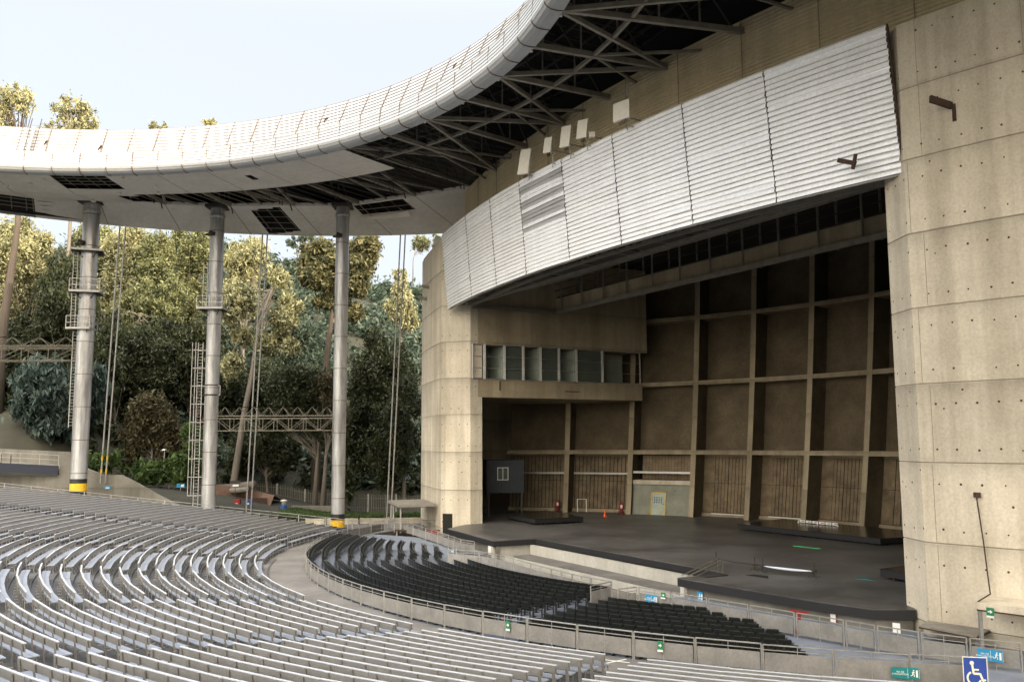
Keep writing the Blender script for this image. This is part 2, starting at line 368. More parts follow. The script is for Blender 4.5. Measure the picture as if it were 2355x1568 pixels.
mb = MB(); q = [L(-11.5, -27.1), L(9.6, -27.4), L(9.6, -18.9), L(-11.5, -18.9)]
mb.add([(p[0], p[1], -.55) for p in q], [(0, 1, 2, 3)], 'floorc')
struct('pit_floor', mb)
# pit ledge and white strip in front of the white wall
mb = MB(); n0 = -19.6
for (u0, u1, na, nb, z0, z1, m) in ((-10.7, 9.2, -21.2, -19.5, -.55, -.2, 'floorc'), (-10.2, 9.3, -22.25, -21.95, -.55, -.12, 'whitewall'), (-10.9, 9.3, -23.7, -23.4, -.55, -.3, 'wood')):
    mb.prism([L(u0, na)[:2], L(u1, na)[:2], L(u1, nb)[:2], L(u0, nb)[:2]], z0, z1, m)
struct('pit_ledge', mb)

# stepped seating tiers, cut straight behind the far benches
def far_a(r, y=83.6): 
    s = (y-CY)/r
    return 180-math.degrees(math.asin(min(1, s)))
mb = MB(); K = 40
for k in range(K):
    r0 = R0+DR*(k-.62) if k else 40.75; r1 = R0+DR*(k+.38); z = DZ*k+ (0.004 if k == 0 else 0)
    a0 = max(far_a(r1), 156 if k < 12 else 0); a1 = 262+k*.0
    n = 46; A = [a0+(a1-a0)*i/n for i in range(n+1)]
    mb.grid([[P(a, r0, z) for a in A], [P(a, r1, z) for a in A]], 'tier', flip=True)
    mb.grid([[P(a, r1, z) for a in A], [P(a, r1, z+DZ) for a in A]], 'tier', flip=True)
    # far edge cheek
    mb.add([P(a0, r0, z), P(a0, r1, z), P(a0, r1, -1.2), P(a0, r0, -1.2)], [(0, 1, 2, 3)], 'tier')
struct('seating_tiers', mb)
# kerb line round the walkway
mb = MB()
A = [186+1.5*i for i in range(50)]
for r0, r1, z in ((40.30, 40.45, .03),):
    mb.grid([[P(a, r0, .004) for a in A], [P(a, r0, z) for a in A], [P(a, r1, z) for a in A], [P(a, r1, .004) for a in A]], 'tier', flip=True)
struct('walkway_kerb', mb)
mb = MB()
mb.bar((3.35, 33.55, .006), (4.2, 34.15, .006), .09, 'signwhite', h=.004); mb.bar((3.3, 34.1, .012), (4.25, 33.6, .012), .09, 'signwhite', h=.004)
tag(obj('tape_cross', mb), 'white taped cross on the walkway floor near the bench ends', 'floor marking')

# ================================================================ BENCHES
SECT = [(163.4, 176.3), (178.6, 189.8), (191.9, 201.6), (204.0, 215.2), (217.3, 227.6), (229.7, 240.0), (242.1, 253.6)]
WEDGE = ['wedge at the columns', 'second wedge from the columns', 'third wedge from the columns', 'fourth wedge from the columns', 'fifth wedge from the columns', 'sixth wedge from the columns', 'wedge at bottom right']
def leg_mesh():
    mb = MB()
    for s in (-.028, .028):
        pts = [(-.06, s, 0), (-.015, s, .16), (0, s, .40), (.03, s, .62), (.045, s, .83)]
        for a, b in zip(pts, pts[1:]): mb.bar(a, b, .018, 'leg', h=.05, up=(0, 1, 0))
    mb.box((.02, 0, .012), (.16, .10, .024), 'leg')
    mb.bar((-.01, 0, .40), (-.36, 0, .405), .035, 'leg', h=.05)
    pts = [(-.34, 0, .40), (-.385, 0, .30), (-.36, 0, .14), (-.40, 0, 0)]
    for a, b in zip(pts, pts[1:]): mb.bar(a, b, .026, 'leg', up=(0, 1, 0))
    return mesh('bench_leg', mb)
LEG = leg_mesh()
def bench(si, k):
    a0, a1 = SECT[si]; r = R0+DR*k; z = DZ*k
    if si == 0: a0 = max(a0, far_a(r, 81.6))
    if si == 0: a0 = min(a0, 175)
    am = (a0+a1)/2
    if not any(seen(P(a, r, z+h), 160) for a in (a0, a0+(am-a0)/2, am, a1-(a1-am)/2, a1) for h in (0, .85)): return 0
    Lg = r*R(a1-a0); ns = max(1, round(Lg/2.75)); rng = random.Random(si*100+k)
    lab = 'silver bench, %s row up from the walkway, %s' % (ordn(k+1), WEDGE[si])
    t = thing('bench', lab, 'bench', P(am, r, z), R(am), 'rows of silver benches')
    iv = t.matrix_world.inverted()
    A = [a0+(a1-a0)*i/ns for i in range(ns+1)]
    st = MB(); bk = MB(); gap = math.degrees(.006/r)
    for i in range(ns):
        g0, g1 = A[i]+gap, A[i+1]-gap; jz = rng.uniform(-.006, .006); jr = rng.uniform(-.008, .008)
        def strip(mb, ra, rb, z0, z1, lean=0., m=None):
            ps = [P(g0, ra+jr, z+z0+jz), P(g1, ra+jr, z+z0+jz), P(g1, rb+jr, z+z0+jz), P(g0, rb+jr, z+z0+jz),
                  P(g0, ra+lean+jr, z+z1+jz), P(g1, ra+lean+jr, z+z1+jz), P(g1, rb+lean+jr, z+z1+jz), P(g0, rb+lean+jr, z+z1+jz)]
            mb.add(ps, [(0, 1, 2, 3)[::1], (7, 6, 5, 4), (4, 5, 1, 0), (5, 6, 2, 1), (6, 7, 3, 2), (7, 4, 0, 3)], m)
        strip(st, -.40+r, -.225+r, .415, .45); strip(st, -.215+r, -.04+r, .415, .45)
        # backrest: grooved board in three ribs plus a rolled top cap coloured bright like reflected sky
        strip(bk, r-.012, r+.010, .600, .672, .006, 'aluback'); strip(bk, r-.003, r+.019, .678, .750, .006, 'aluback'); strip(bk, r+.006, r+.028, .756, .828, .006, 'aluback')
        strip(bk, r-.022, r+.044, .829, .855, 0, 'cap')
    for m_ in (st, bk): m_.v = [tuple(iv @ Vector(v)) for v in m_.v]
    so_ = link(bpy.data.objects.new('seat', mesh('seat', st, 'alu'))); so_.parent = t
    bo = link(bpy.data.objects.new('backrest', mesh('backrest', bk, 'alu'))); bo.parent = t
    nl = max(2, round(Lg/.95))
    for i in range(nl+1):
        a = a0+(a1-a0)*(.012+.976*i/nl)
        lo = link(bpy.data.objects.new('leg', LEG)); lo.parent = t
        # chord sag: legs follow the straight segments
        j = min(ns-1, int((a-A[0])/(A[1]-A[0]))); h = (A[1]-A[0])/2; mid = A[j]+h
        rr = (r-.0)*cos(R(h))/cos(R(a-mid))
        p = iv @ Vector(P(a, rr+.03, z)); lo.location = p; lo.rotation_euler = (0, 0, R(mid-am))
    return 1
NB = 0
for si in range(7):
    for k in range(33): NB += bench(si, k)
print('benches', NB)

# ================================================================ BLACK SEATS
def seat_meshes():
    back = MB()
    pr = [(-.225, .46), (-.232, .80), (-.21, .835), (.21, .835), (.232, .80), (.225, .46)]
    for (dx, th) in ((0, .05),):
        f = [(-.02+(z-.46)*.14, y, z) for y, z in pr]; b_ = [(x+th, y, z) for x, y, z in f]; n = len(pr)
        back.add(f+b_, [tuple(range(n)), tuple(range(2*n-1, n-1, -1))]+[(i, n+i, n+(i+1) % n, (i+1) % n) for i in range(n)], 'seatblack')
    back.box((.075, 0, .815), (.03, .40, .025), 'seatdark'); back.box((.05, 0, .56), (.03, .36, .02), 'seatdark')
    pan = MB(); pan.box((-.10, 0, .60), (.07, .42, .34), 'seatblack', M3=Matrix.Rotation(R(-12), 3, 'Y'))
    pan.box((-.145, 0, .62), (.03, .36, .24), 'seatblack', M3=Matrix.Rotation(R(-12), 3, 'Y'))
    fr = MB()
    for s in (-.255, .255):
        fr.box((.0, s, .21), (.05, .045, .42), 'seatdark'); fr.box((-.03, s, .01), (.30, .07, .02), 'seatdark')
        fr.box((-.08, s, .53), (.10, .03, .22), 'seatdark'); fr.box((-.13, s, .655), (.34, .055, .035), 'seatdark')
    fr.box((.02, 0, .36), (.04, .5, .04), 'seatdark')
    return mesh('backrest', back), mesh('seat', pan), mesh('frame', fr)
SB, SP, SF = seat_meshes()
BLK = [(171.7, 194.2), (197.6, 228.3), (231.3, 248.2)]
FARE = [185.6, 185.6, 183.5, 181.2, 179.6, 178.8, 177.1, 175.5, 174.9, 173.4, 172.2, 171.7]
B2S = [201.3, 201.0, 200.0, 199.2, 198.6, 198.2, 197.8, 197.6, 197.4, 197.2, 197.0, 196.8]
B3E = [0, 0, 0, 240.8, 242.6, 245.2, 246.2, 247.0, 247.8, 248.2, 248.6, 249.0]
spots = []
for j in range(12):
    r = 28.6+.84*j
    for b in range(3):
        if b == 0 and j < 1: continue
        if b == 2 and j < 3: continue
        a0 = (FARE[j], B2S[j], 231.6)[b]; a1 = (194.6 if j else 194, 228.3, B3E[j])[b]
        n = int(r*R(a1-a0)/.545); 
        for i in range(n):
            a = (a0+math.degrees(.3/r)+math.degrees(.545/r)*i) if b == 0 else (a1-math.degrees(.3/r)-math.degrees(.545/r)*i) if b == 1 else (a0+math.degrees(.3/r)+math.degrees(.545/r)*i)
            p = P(a, r); dist = math.hypot(p[0], p[1]); spots.append((dist, b, j, i, n, a, r))
spots.sort(); print('black seats', len(spots))
BN = ['far block', 'middle block', 'right block']
for (dist, b, j, i, n, a, r) in spots[:300]:
    place = '%s from its left end' % ordn(i+1) if b == 2 else ('%s from the aisle end' % ordn(i+1) if b == 1 else '%s from the far end' % ordn(i+1))
    lab = 'black seat %s, %s row from the pit, %s' % (place, ordn(j+1), BN[b])
    t = bpy.data.objects.new('folding_seat', None); t.empty_display_size = .2; t.location = P(a, r, 0); t.rotation_euler = (0, 0, R(a)); link(t)
    tag(t, lab, 'seat', 'black folding seats of the orchestra')
    for nm, me in (('backrest', SB), ('seat', SP), ('frame', SF)):
        c = link(bpy.data.objects.new(nm, me)); c.parent = t
rest = MB(); rest.mats = ['seatblack', 'seatdark']
for (dist, b, j, i, n, a, r) in spots[300:]:
    c, s_ = cos(R(a)), sin(R(a)); p = P(a, r)
    for me in (SB, SP, SF):
        o = len(rest.v); rest.v += [(p[0]+v.co.x*c-v.co.y*s_, p[1]+v.co.x*s_+v.co.y*c, v.co.z) for v in me.vertices]
        mm = [m.name for m in me.materials]
        for f in me.polygons: rest.f.append(tuple(x+o for x in f.vertices)); rest.m.append(0 if mm[f.material_index] == 'black_seat_plastic' else 1)
tag(obj('folding_seats', rest), 'mass of black folding seats in the farther rows below the stage', 'seats', kind='stuff')
# ================================================================ STAGE (platform)
stg = thing('stage', 'broad black stage platform with overhanging black edge above white and concrete base walls', 'stage', L(-1.3, -18))
EDGE = [(-23.7, -18.4), (-21.11, -21.51), (-11.17, -22.57), (-10.82, -19.22), (1.5, -19.25), (9.2, -19.3), (9.22, -22.64), (14.28, -22.19), (17.89, -21.81), (20.29, -21.21), (21.25, -19.75), (20.6, -19.2)]
BACK = [(22.2, -16.5), (37, -13.0), (38, 7.5), (-40.6, 7.5), (-40.3, -12.5), (-23.9, -16.6)]
mb = MB(); pl = [L(u, n)[:2] for u, n in EDGE+BACK]
mb.prism(pl, .86, .90, 'stage'); obj('deck', mb, parent=stg)
mb = MB()
def wallband(mb, pts, off, z0, z1, m, th=.12):
    """upright band along (u,n) points, pushed off towards the audience side"""
    q = []
    for i, p in enumerate(pts):
        a = pts[max(i-1, 0)]; b = pts[min(i+1, len(pts)-1)]
        d = Vector((b[0]-a[0], b[1]-a[1])).normalized(); nrm = Vector((d.y, -d.x)); q.append((p[0]+nrm.x*off, p[1]+nrm.y*off, p[0]+nrm.x*(off-th), p[1]+nrm.y*(off-th)))
    for a, b in zip(q, q[1:]):
        mb.prism([L(a[0], a[1])[:2], L(b[0], b[1])[:2], L(b[2], b[3])[:2], L(a[2], a[3])[:2]], z0, z1, m)
wallband(mb, EDGE[:5], 0, .47, .858, 'skirt'); wallband(mb, EDGE[4:], 0, .47, .858, 'skirt')
obj('skirt', mb, parent=stg)
for E_ in (EDGE[0:3], EDGE[6:12]): mb = MB(); wallband(mb, E_, -.18, -.6, .47, 'conc_old', .3); obj('concrete_base', mb, parent=stg)
mb = MB(); wallband(mb, EDGE[2:4], -.2, -.6, .468, 'whitewall', .3); wallband(mb, [(-10.82, -19.4), (9.1, -19.5)], .3, -.6, .468, 'whitewall', .3); wallband(mb, EDGE[5:7], -.2, -.6, .468, 'whitewall', .3)
obj('white_base', mb, parent=stg)
# risers on the stage
def riser(name, pts, z, lab, lip=.1):
    t = thing(name, lab, 'riser', L(pts[0][0], pts[0][1], .9))
    mb = MB(); q = [L(*p)[:2] for p in pts]; mb.prism(q, z-.04, z, 'wetstage'); obj('deck', mb, parent=t)
    mb = MB(); wallband(mb, pts+[pts[0]], -.02, z-.38, z-.042, 'skirt', .08); 
    for i in range(len(pts)):
        a = pts[i]; b = pts[(i+1) % len(pts)]; dd = math.hypot(b[0]-a[0], b[1]-a[1]); k = max(1, int(dd/1.3))
        for j in range(k):
            f = (j+.5)/k; c = L(a[0]+(b[0]-a[0])*f, a[1]+(b[1]-a[1])*f); cc = L(*[sum(p[q_] for p in pts)/len(pts) for q_ in (0, 1)])
            px, py = c[0]+(cc[0]-c[0])*.03, c[1]+(cc[1]-c[1])*.03
            mb.box((px, py, (z-.3+.9)/2), (.06, .06, z-.3-.9), 'rust')
    obj('frame', mb, parent=t); return t
riser('stage_riser', [(-26.0, -13.2), (-19.7, -13.9), (-19.4, -9.1), (-27.5, -8.0)], 1.42, 'low black riser at the dark left end of the stage')
riser('stage_riser', [(-7.64, -2.1), (5.5, -1.8), (6.2, 4.6), (-9.0, 4.3)], 1.38, 'long glossy black riser at the right before the board doors')
riser('stage_riser', [(14.98, -13.97), (19.5, -14.2), (19.5, -11.6), (14.9, -11.79)], 1.42, 'small black platform beside the right concrete pier')

# ================================================================ STAGE BUILDING
bld = thing('stage_building', 'huge open concrete stage house with ribbed back wall, tan drum and white front screens', 'building', L(-1.3, -19))
JZ = [.5, 3.8, 7.1, 10.4, 13.65, 16.9, 20.2, 23.4]; ZT = 26.4
def pier(name, path, z0, seed, holes_on):
    rng = random.Random(seed); mb = MB()
    zl = [(z0, 0)]
    for j in JZ:
        if j > z0+.3: zl += [(j-.04, 0), (j-.015, -.03), (j+.015, -.03), (j+.04, .0)]
    zl += [(ZT, 0)]
    # densify, normals, length
    pts = [Vector(p) for p in path]; nr = []
    for i in range(len(pts)):
        a = pts[max(0, i-1)]; b = pts[min(len(pts)-1, i+1)]; d = (b-a).normalized(); nr.append(Vector((d.y, -d.x)))
    for i in range(len(zl)-1):
        (za, oa), (zb, ob) = zl[i], zl[i+1]; m = 'joint' if (oa or ob) and zb-za < .06 and oa == ob else 'conc'
        mb.grid([[L(p.x+n_.x*oa, p.y+n_.y*oa, za) for p, n_ in zip(pts, nr)], [L(p.x+n_.x*ob, p.y+n_.y*ob, zb) for p, n_ in zip(pts, nr)]], m)
    th = 1.0
    inn = [(p.x-n_.x*th, p.y-n_.y*th) for p, n_ in zip(pts, nr)]
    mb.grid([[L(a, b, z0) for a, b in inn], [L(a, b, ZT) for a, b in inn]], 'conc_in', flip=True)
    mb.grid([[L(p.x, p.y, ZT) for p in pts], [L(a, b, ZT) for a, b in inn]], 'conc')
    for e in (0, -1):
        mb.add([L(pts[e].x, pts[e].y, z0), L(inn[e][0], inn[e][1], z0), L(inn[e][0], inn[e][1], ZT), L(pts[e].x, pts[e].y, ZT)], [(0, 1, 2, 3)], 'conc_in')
    # tie holes
    def hole(p, n_, z, r_=.045):
        q = p+n_*.004; t_ = Vector((-n_.y, n_.x)); vs = []
        for k in range(8):
            a = 2*math.pi*k/8; vs.append(L(q.x+t_.x*r_*cos(a), q.y+t_.y*r_*cos(a), z+r_*sin(a)))
        mb.add(vs, [tuple(range(8))], 'hole')
    s0 = 0
    for i in range(len(pts)-1):
        a, b = pts[i], pts[i+1]; d = b-a; ln = d.length; n_ = Vector((d.y, -d.x)).normalized()
        if ln < .2: continue
        st = holes_on; k = int(ln/st+ (s0 % st)/st); 
        x = (st-(s0 % st)) % st
        while x < ln:
            for jz in [.5-3.3]+JZ:
                for dz, pr in ((.55, 1), (2.45, 1), (2.2, .1), (1.6, .04), (3.0, .06)):
                    z = jz+dz+rng.uniform(-.04, .04)
                    if pr < 1 and rng.random() > pr: continue
                    if rng.random() < .07: continue
                    xx = min(ln-.03, max(.03, x+rng.uniform(-.06, .06)+(.3 if pr < 1 else 0)))
                    if z0+.2 < z < ZT-.2: hole(a+d*(xx/ln), n_, z, rng.uniform(.035, .055))
            x += st
        s0 += ln
    # vertical form seams
    s0 = 0
    for i in range(len(pts)-1):
        a, b = pts[i], pts[i+1]; d = b-a; ln = d.length; n_ = Vector((d.y, -d.x)).normalized(); x = (4.6-(s0 % 4.6)) % 4.6
        while x < ln:
            for jz in JZ+[.5-3.3]:
                xx = x+rng.uniform(-.5, .5); 
                if not (0 < xx < ln): continue
                q = a+d*(xx/ln)+n_*.004; t_ = Vector((-n_.y, n_.x))*.012; z_a = max(z0, jz+.06); z_b = min(ZT, jz+3.2)
                if z_b > z_a: mb.add([L(q.x-t_.x, q.y-t_.y, z_a), L(q.x+t_.x, q.y+t_.y, z_a), L(q.x+t_.x, q.y+t_.y, z_b), L(q.x-t_.x, q.y-t_.y, z_b)], [(0, 1, 2, 3)], 'joint')
            x += 4.6
        s0 += ln
    return obj(name, mb, parent=bld)
LPATH = [(-41.4, 12), (-41.3, -9), (-40.9, -12.3), (-40.2, -14.2), (-39.2, -15.4), (-37.9, -16.4), (-36.4, -17.15), (-34.5, -17.8), (-32.5, -18.35), (-30.5, -18.85), (-28.6, -19.35), (-27, -19.7), (-25.7, -19.95), (-23.55, -18.15), (-23.5, -17.0)]
RPATH = [(20.35, -17.0), (20.4, -19.2), (22.1, -20.1), (23.6, -19.85), (25.2, -19.5), (27.0, -19.05), (29.0, -18.5), (31, -17.9), (33.2, -17.1), (35, -16.3), (36.4, -15.3), (37.6, -13.8), (38.2, -12), (38.6, -9), (38.6, 12)]
pier('concrete_pier', LPATH, -1.2, 3, .8)
pier('concrete_pier', RPATH, -.6, 5, .82)
# left pier doorway as a solid box coloured like its shaded opening; brackets
mb = MB(); a, b = Vector((-25.55, -19.85)), Vector((-24.85, -19.25)); nrm = Vector((.64, -.77))*.02
q = [a+nrm, b+nrm, b-nrm*8, a-nrm*8]; mb.prism([L(p.x, p.y)[:2] for p in q], -.8, 1.75, 'dark'); obj('doorway_shade_box', mb, parent=bld)
for (u, n, z, s) in ((24.3, -20.5, 22.1, 1), (-31.3, -19.0, 22.9, .8), (-32.4, -18.8, 21.95, .8)):
    mb = MB(); A = Vector(L(u, n+1.2, z-.1)); B = Vector(L(u-.25, n-.35, z+.1)); mb.bar(A, B, .12, 'rust' if s == 1 else 'truss', h=.3)
    mb.bar(L(u+.02, n+.82, z-.75*s), L(u+.02, n+.82, z), .14, 'rust' if s == 1 else 'truss'); obj('bracket', mb, parent=bld)

# back wall, side wall, ribs, ledges (tilted back with height)
BU, BN_, BR, TLT = -1.4, -36.2, 42.6, .092
def bw(a, r, z): rr = r+.185*(z-.9)-.0022*(z-.9)**2; return L(BU+rr*sin(R(a)), BN_+rr*cos(R(a)), z)
RIB = [-50, -41.6, -32.8, -24.2, -16.7, -9.2, -1.7, 5.8, 13.3, 20.8, 28.3, 36, 44, 52]
TIER = [.9, 6.9, 13.6, 20.1, 25.2]
for i in range(len(RIB)-1):
    a, b = RIB[i], RIB[i+1]; am = (a+b)/2
    for k in range(4):
        z0, z1 = TIER[k], TIER[k+1]
        if k == 0: continue
        mb = MB(); A = [a+(b-a)*j/4 for j in range(5)]
        mb.grid([[bw(x, BR+2.15, z0) for x in A], [bw(x, BR+2.15, z1) for x in A]], 'panel_in')
        obj('wall_panel', mb, parent=bld)
    # lower tier: vertical boarding
    mb = MB(); A = [a, b]
    mb.grid([[bw(a, BR+2.3, .85), bw(b, BR+2.3, .85)], [bw(a, BR+2.3, 6.9), bw(b, BR+2.3, 6.9)]], 'dark')
    if i != 2:
        W_ = (b-a); nb = 17; e = .004
        for j in range(nb):
            solid = j < 4 or j > 15
            x0 = a+W_*j/nb; x1 = a+W_*(j+1)/nb; g = 0 if solid and i > 2 else W_*.0045
            rng = random.Random(i*40+j); off = rng.uniform(-.03, .03) if not solid else -.02
            for (za, zb) in ((1.25, 3.95), (3.98, 6.45)):
                mb.grid([[bw(x0+g, BR+2.05+off, za), bw(x1-g, BR+2.05+off, za)], [bw(x0+g, BR+2.05+off, zb), bw(x1-g, BR+2.05+off, zb)]], 'board')
        mb.grid([[bw(a, BR+2.0, 6.46), bw(b, BR+2.0, 6.46)], [bw(a, BR+2.0, 6.9), bw(b, BR+2.0, 6.9)]], 'conc_in')
        pass
        mb.grid([[bw(a, BR+1.85, .85), bw(b, BR+1.85, .85)], [bw(a, BR+1.85, 1.2), bw(b, BR+1.85, 1.2)], [bw(a, BR+2.0, 1.22), bw(b, BR+2.0, 1.22)]], 'conc_in')
        if i in (3, 4, 7): mb.bar(bw(a+W_*.22, BR+1.75, 1.16), bw(b-W_*.05, BR+1.75, 1.16), .07, 'signwhite')
        obj('board_door', mb, parent=bld)
    else:
        for (z0, z1, mm) in ((4.25, 6.6, 'board'),):
            for j in range(16):
                x0 = a+(b-a)*(.12+.8*j/16); x1 = x0+(b-a)*.8/16*.93
                mb.grid([[bw(x0, BR+1.5, z0), bw(x1, BR+1.5, z0)], [bw(x0, BR+1.5, z1), bw(x1, BR+1.5, z1)]], mm)
        obj('board_panel', mb, parent=bld)
        mb = MB(); X5 = [a+(b-a)*q/8 for q in range(9)]; mb.grid([[bw(x, BR+.5, .85) for x in X5], [bw(x, BR+.5, 3.8) for x in X5]], 'doorwall')
        for zz in (1.85, 2.85):
            for q in range(8): mb.bar(bw(X5[q], BR+.49, zz), bw(X5[q+1], BR+.49, zz), .012, 'joint')
        for f in (.15, .42, .68, .9): mb.bar(bw(a+(b-a)*f, BR+.49, .9), bw(a+(b-a)*f, BR+.49, 3.8), .012, 'joint')
        obj('door_wall', mb, parent=bld)
        mb = MB(); 
        for (z0, z1, r_) in ((3.8, 4.2, .3), (4.85, 5.05, .2)):
            A = [(a, z0), (b, z0)]; mb.grid([[bw(a, BR+r_+1.3, z0), bw(b, BR+r_+1.3, z0)], [bw(a, BR+r_, z0), bw(b, BR+r_, z0)], [bw(a, BR+r_, z1), bw(b, BR+r_, z1)], [bw(a, BR+r_+1.3, z1), bw(b, BR+r_+1.3, z1)]], 'conc' if z0 < 4 else 'steel')
        obj('lintel', mb, parent=bld)
        # framed yellow door
        dr = MB(); x0, x1 = a+(b-a)*.34, a+(b-a)*.56; dr.grid([[bw(x0, BR+.46, .92), bw(x1, BR+.46, .92)], [bw(x0, BR+.46, 2.95), bw(x1, BR+.46, 2.95)]], 'room')
        for (p, q) in (((x0, .9), (x0, 3.0)), ((x1, .9), (x1, 3.0)), ((x0, 3.0), (x1, 3.0))): dr.bar(bw(p[0], BR+.44, p[1]), bw(q[0], BR+.44, q[1]), .10, 'yellow')
        do = obj('door', dr, parent=bld)
        h = MB(); h.box(bw(x1-.25, BR+.42, 1.95), (.12, .06, .05), 'dark'); obj('handle', h, parent=do)
        for r_ in range(3):
            for c_ in range(4):
                n_ = MB(); px = x0+(x1-x0)*(.22+.17*c_); n_.box(bw(px, BR+.435, 2.1+.22*r_), (.13, .02, .13), 'signblue' if r_ < 2 else 'signcyan', rz=R(-am)); obj('notice', n_, parent=do)
    if i in (0, 1):   # steel beam across the boarding
        mb = MB(); mb.bar(bw(a+.6, BR+1.3, 4.75), bw(b-.6, BR+1.3, 4.75), .18, 'steel'); obj('beam', mb, parent=bld)
for a in RIB[1:]:
    mb = MB(); w = .25
    da = math.degrees(w/BR); zt = 25.2
    zz_ = [.85+(zt-.85)*q/8 for q in range(9)]
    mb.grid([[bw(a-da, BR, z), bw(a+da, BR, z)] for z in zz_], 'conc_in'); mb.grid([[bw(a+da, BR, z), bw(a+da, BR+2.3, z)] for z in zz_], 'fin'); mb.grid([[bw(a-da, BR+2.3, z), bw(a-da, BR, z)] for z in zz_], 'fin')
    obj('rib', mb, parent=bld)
for i in range(len(RIB)-1):
    a, b = RIB[i], RIB[i+1]
    for z in TIER[1:4]:
        mb = MB(); h = .20; A = [a+(b-a)*j/3 for j in range(4)]
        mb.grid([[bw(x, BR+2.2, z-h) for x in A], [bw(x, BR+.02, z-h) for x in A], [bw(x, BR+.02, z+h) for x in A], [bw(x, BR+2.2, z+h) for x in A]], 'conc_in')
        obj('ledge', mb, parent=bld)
# gallery on the left with its window band
gw = [-18.03, -16.77, -14.72, -12.75, -10.88, -8.87, -6.91, -3.89, .7]; GU = -23.5
mb = MB()
mb.prism([L(GU, -17.4)[:2], L(GU, .9)[:2], L(GU-.25, .9)[:2], L(GU-.25, -17.4)[:2]][::-1], 11.95, 13.55, 'conc_in')
mb.prism([L(GU, -17.4)[:2], L(GU, 1.6)[:2], L(GU-.25, 1.6)[:2], L(GU-.25, -17.4)[:2]][::-1], 16.7, 25.0, 'conc_in')
mb.prism([L(GU-.25, -17.0)[:2], L(GU-.25, .9)[:2], L(GU-12, .9)[:2], L(GU-12, -14)[:2]][::-1], 11.96, 12.3, 'conc_in')
mb.prism([L(GU-.25, -17.0)[:2], L(GU-.25, .9)[:2], L(GU-12, .9)[:2], L(GU-12, -14)[:2]][::-1], 16.72, 17.0, 'conc_in')
obj('gallery_wall', mb, parent=bld)
mb = MB(); mb.prism([L(GU-3.2, -17.0)[:2], L(GU-3.2, .9)[:2], L(GU-3.4, .9)[:2], L(GU-3.4, -17)[:2]][::-1], 12.3, 16.7, 'room')
for j, n in enumerate(gw): 
    if j in (2, 4, 6, 7): mb.prism([L(GU-.4, n)[:2], L(GU-3.2, n)[:2], L(GU-3.2, n+.12)[:2], L(GU-.4, n+.12)[:2]], 12.3, 16.7, 'room')
obj('gallery_room', mb, parent=bld)
for j in range(8):
    fr = MB(); n0, n1 = gw[j], gw[j+1]; u = GU+.02
    for n in (n0+.06, n1-.06): fr.bar(L(u, n, 13.55), L(u, n, 16.7), .12, 'steel')
    fr.bar(L(u, n0, 13.6), L(u, n1, 13.6), .08, 'steel'); fr.bar(L(u, n0, 16.66), L(u, n1, 16.66), .08, 'steel')
    for z in (14.55, 15.6): fr.bar(L(u, n0, z), L(u, n1, z), .05, 'steel')
    wf = obj('window', fr, parent=bld)
    if j in (0, 2, 4, 6):
        gl = MB(); gl.add([L(u-.06, n0, 13.6), L(u-.06, n1, 13.6), L(u-.06, n1, 16.6), L(u-.06, n0, 16.6)], [(0, 1, 2, 3)], 'glass'); obj('pane', gl, parent=wf)
mb = MB(); mb.bar(L(GU+.03, -15.2, 12.6), L(GU+.03, -15.2, 13.4), .1, 'rust'); mb.bar(L(GU+.03, -8.2, 12.65), L(GU+.03, -6.6, 12.65), .07, 'rust'); obj('pipe_stub', mb, parent=bld)
def arcun(cn, r, u): return cn-math.sqrt(r*r-(u+1.4)**2)
# ceiling edge beams, hanging band with posts
mb = MB()
def cbeam(p, q, z, w=.3, h=.34, m='conc_in'): mb.bar(L(p[0], p[1], z), L(q[0], q[1], z), w, m, h=h)
cbeam((-23.7, -9.3), (26, -9.3), 20.02, m='truss'); cbeam((-23.4, -18.0), (-23.4, -9.3), 20.02, m='truss')
obj('ceiling_beam', mb, parent=bld)
mb = MB(); mb.prism([L(-23.6, -9.1)[:2], L(26, -9.1)[:2], L(26, -9.0)[:2], L(-23.6, -9.0)[:2]], 20.2, 21.35, 'conc_in'); obj('ceiling_band', mb, parent=bld)
mb = MB(); mb.prism([L(-24, -9.0)[:2], L(26, -9.0)[:2], L(26, -8.4)[:2], L(-24, -8.4)[:2]], 21.4, 21.5, 'darksteel')
for r_ in (22.1, 22.7): mb.bar(L(-23.6, -9.2, r_), L(26, -9.2, r_), .05, 'darksteel')
obj('catwalk', mb, parent=bld)
for k in range(15):
    for n in (-9.35, -7.6):
        mb = MB(); mb.bar(L(-22.2+3.35*k, n, 20.2), L(-22.2+3.35*k, n, 24.6), .13, 'truss'); obj('post', mb, parent=bld)
# stage roof with narrow broken gaps, and its lattice
mb = MB()
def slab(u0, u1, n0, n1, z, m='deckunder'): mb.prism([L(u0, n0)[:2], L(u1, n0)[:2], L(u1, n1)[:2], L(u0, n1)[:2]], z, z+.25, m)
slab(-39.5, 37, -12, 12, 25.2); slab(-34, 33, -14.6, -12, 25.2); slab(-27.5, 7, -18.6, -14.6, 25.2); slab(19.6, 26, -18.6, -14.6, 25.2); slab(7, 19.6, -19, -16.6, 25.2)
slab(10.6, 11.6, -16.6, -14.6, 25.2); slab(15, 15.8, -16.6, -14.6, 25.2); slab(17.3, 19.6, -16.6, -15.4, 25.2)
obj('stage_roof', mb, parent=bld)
mb = MB()
for n in (-17.2, -13.6):
    mb.bar(L(-24, n, 21.6), L(22, n, 21.6), .22, 'truss'); mb.bar(L(-24, n, 24.6), L(22, n, 24.6), .22, 'truss')
    for k in range(23):
        u = -24+2*k; mb.bar(L(u, n, 21.6), L(u+1, n, 24.6), .11, 'truss'); mb.bar(L(u+1, n, 24.6), L(u+2, n, 21.6), .11, 'truss')
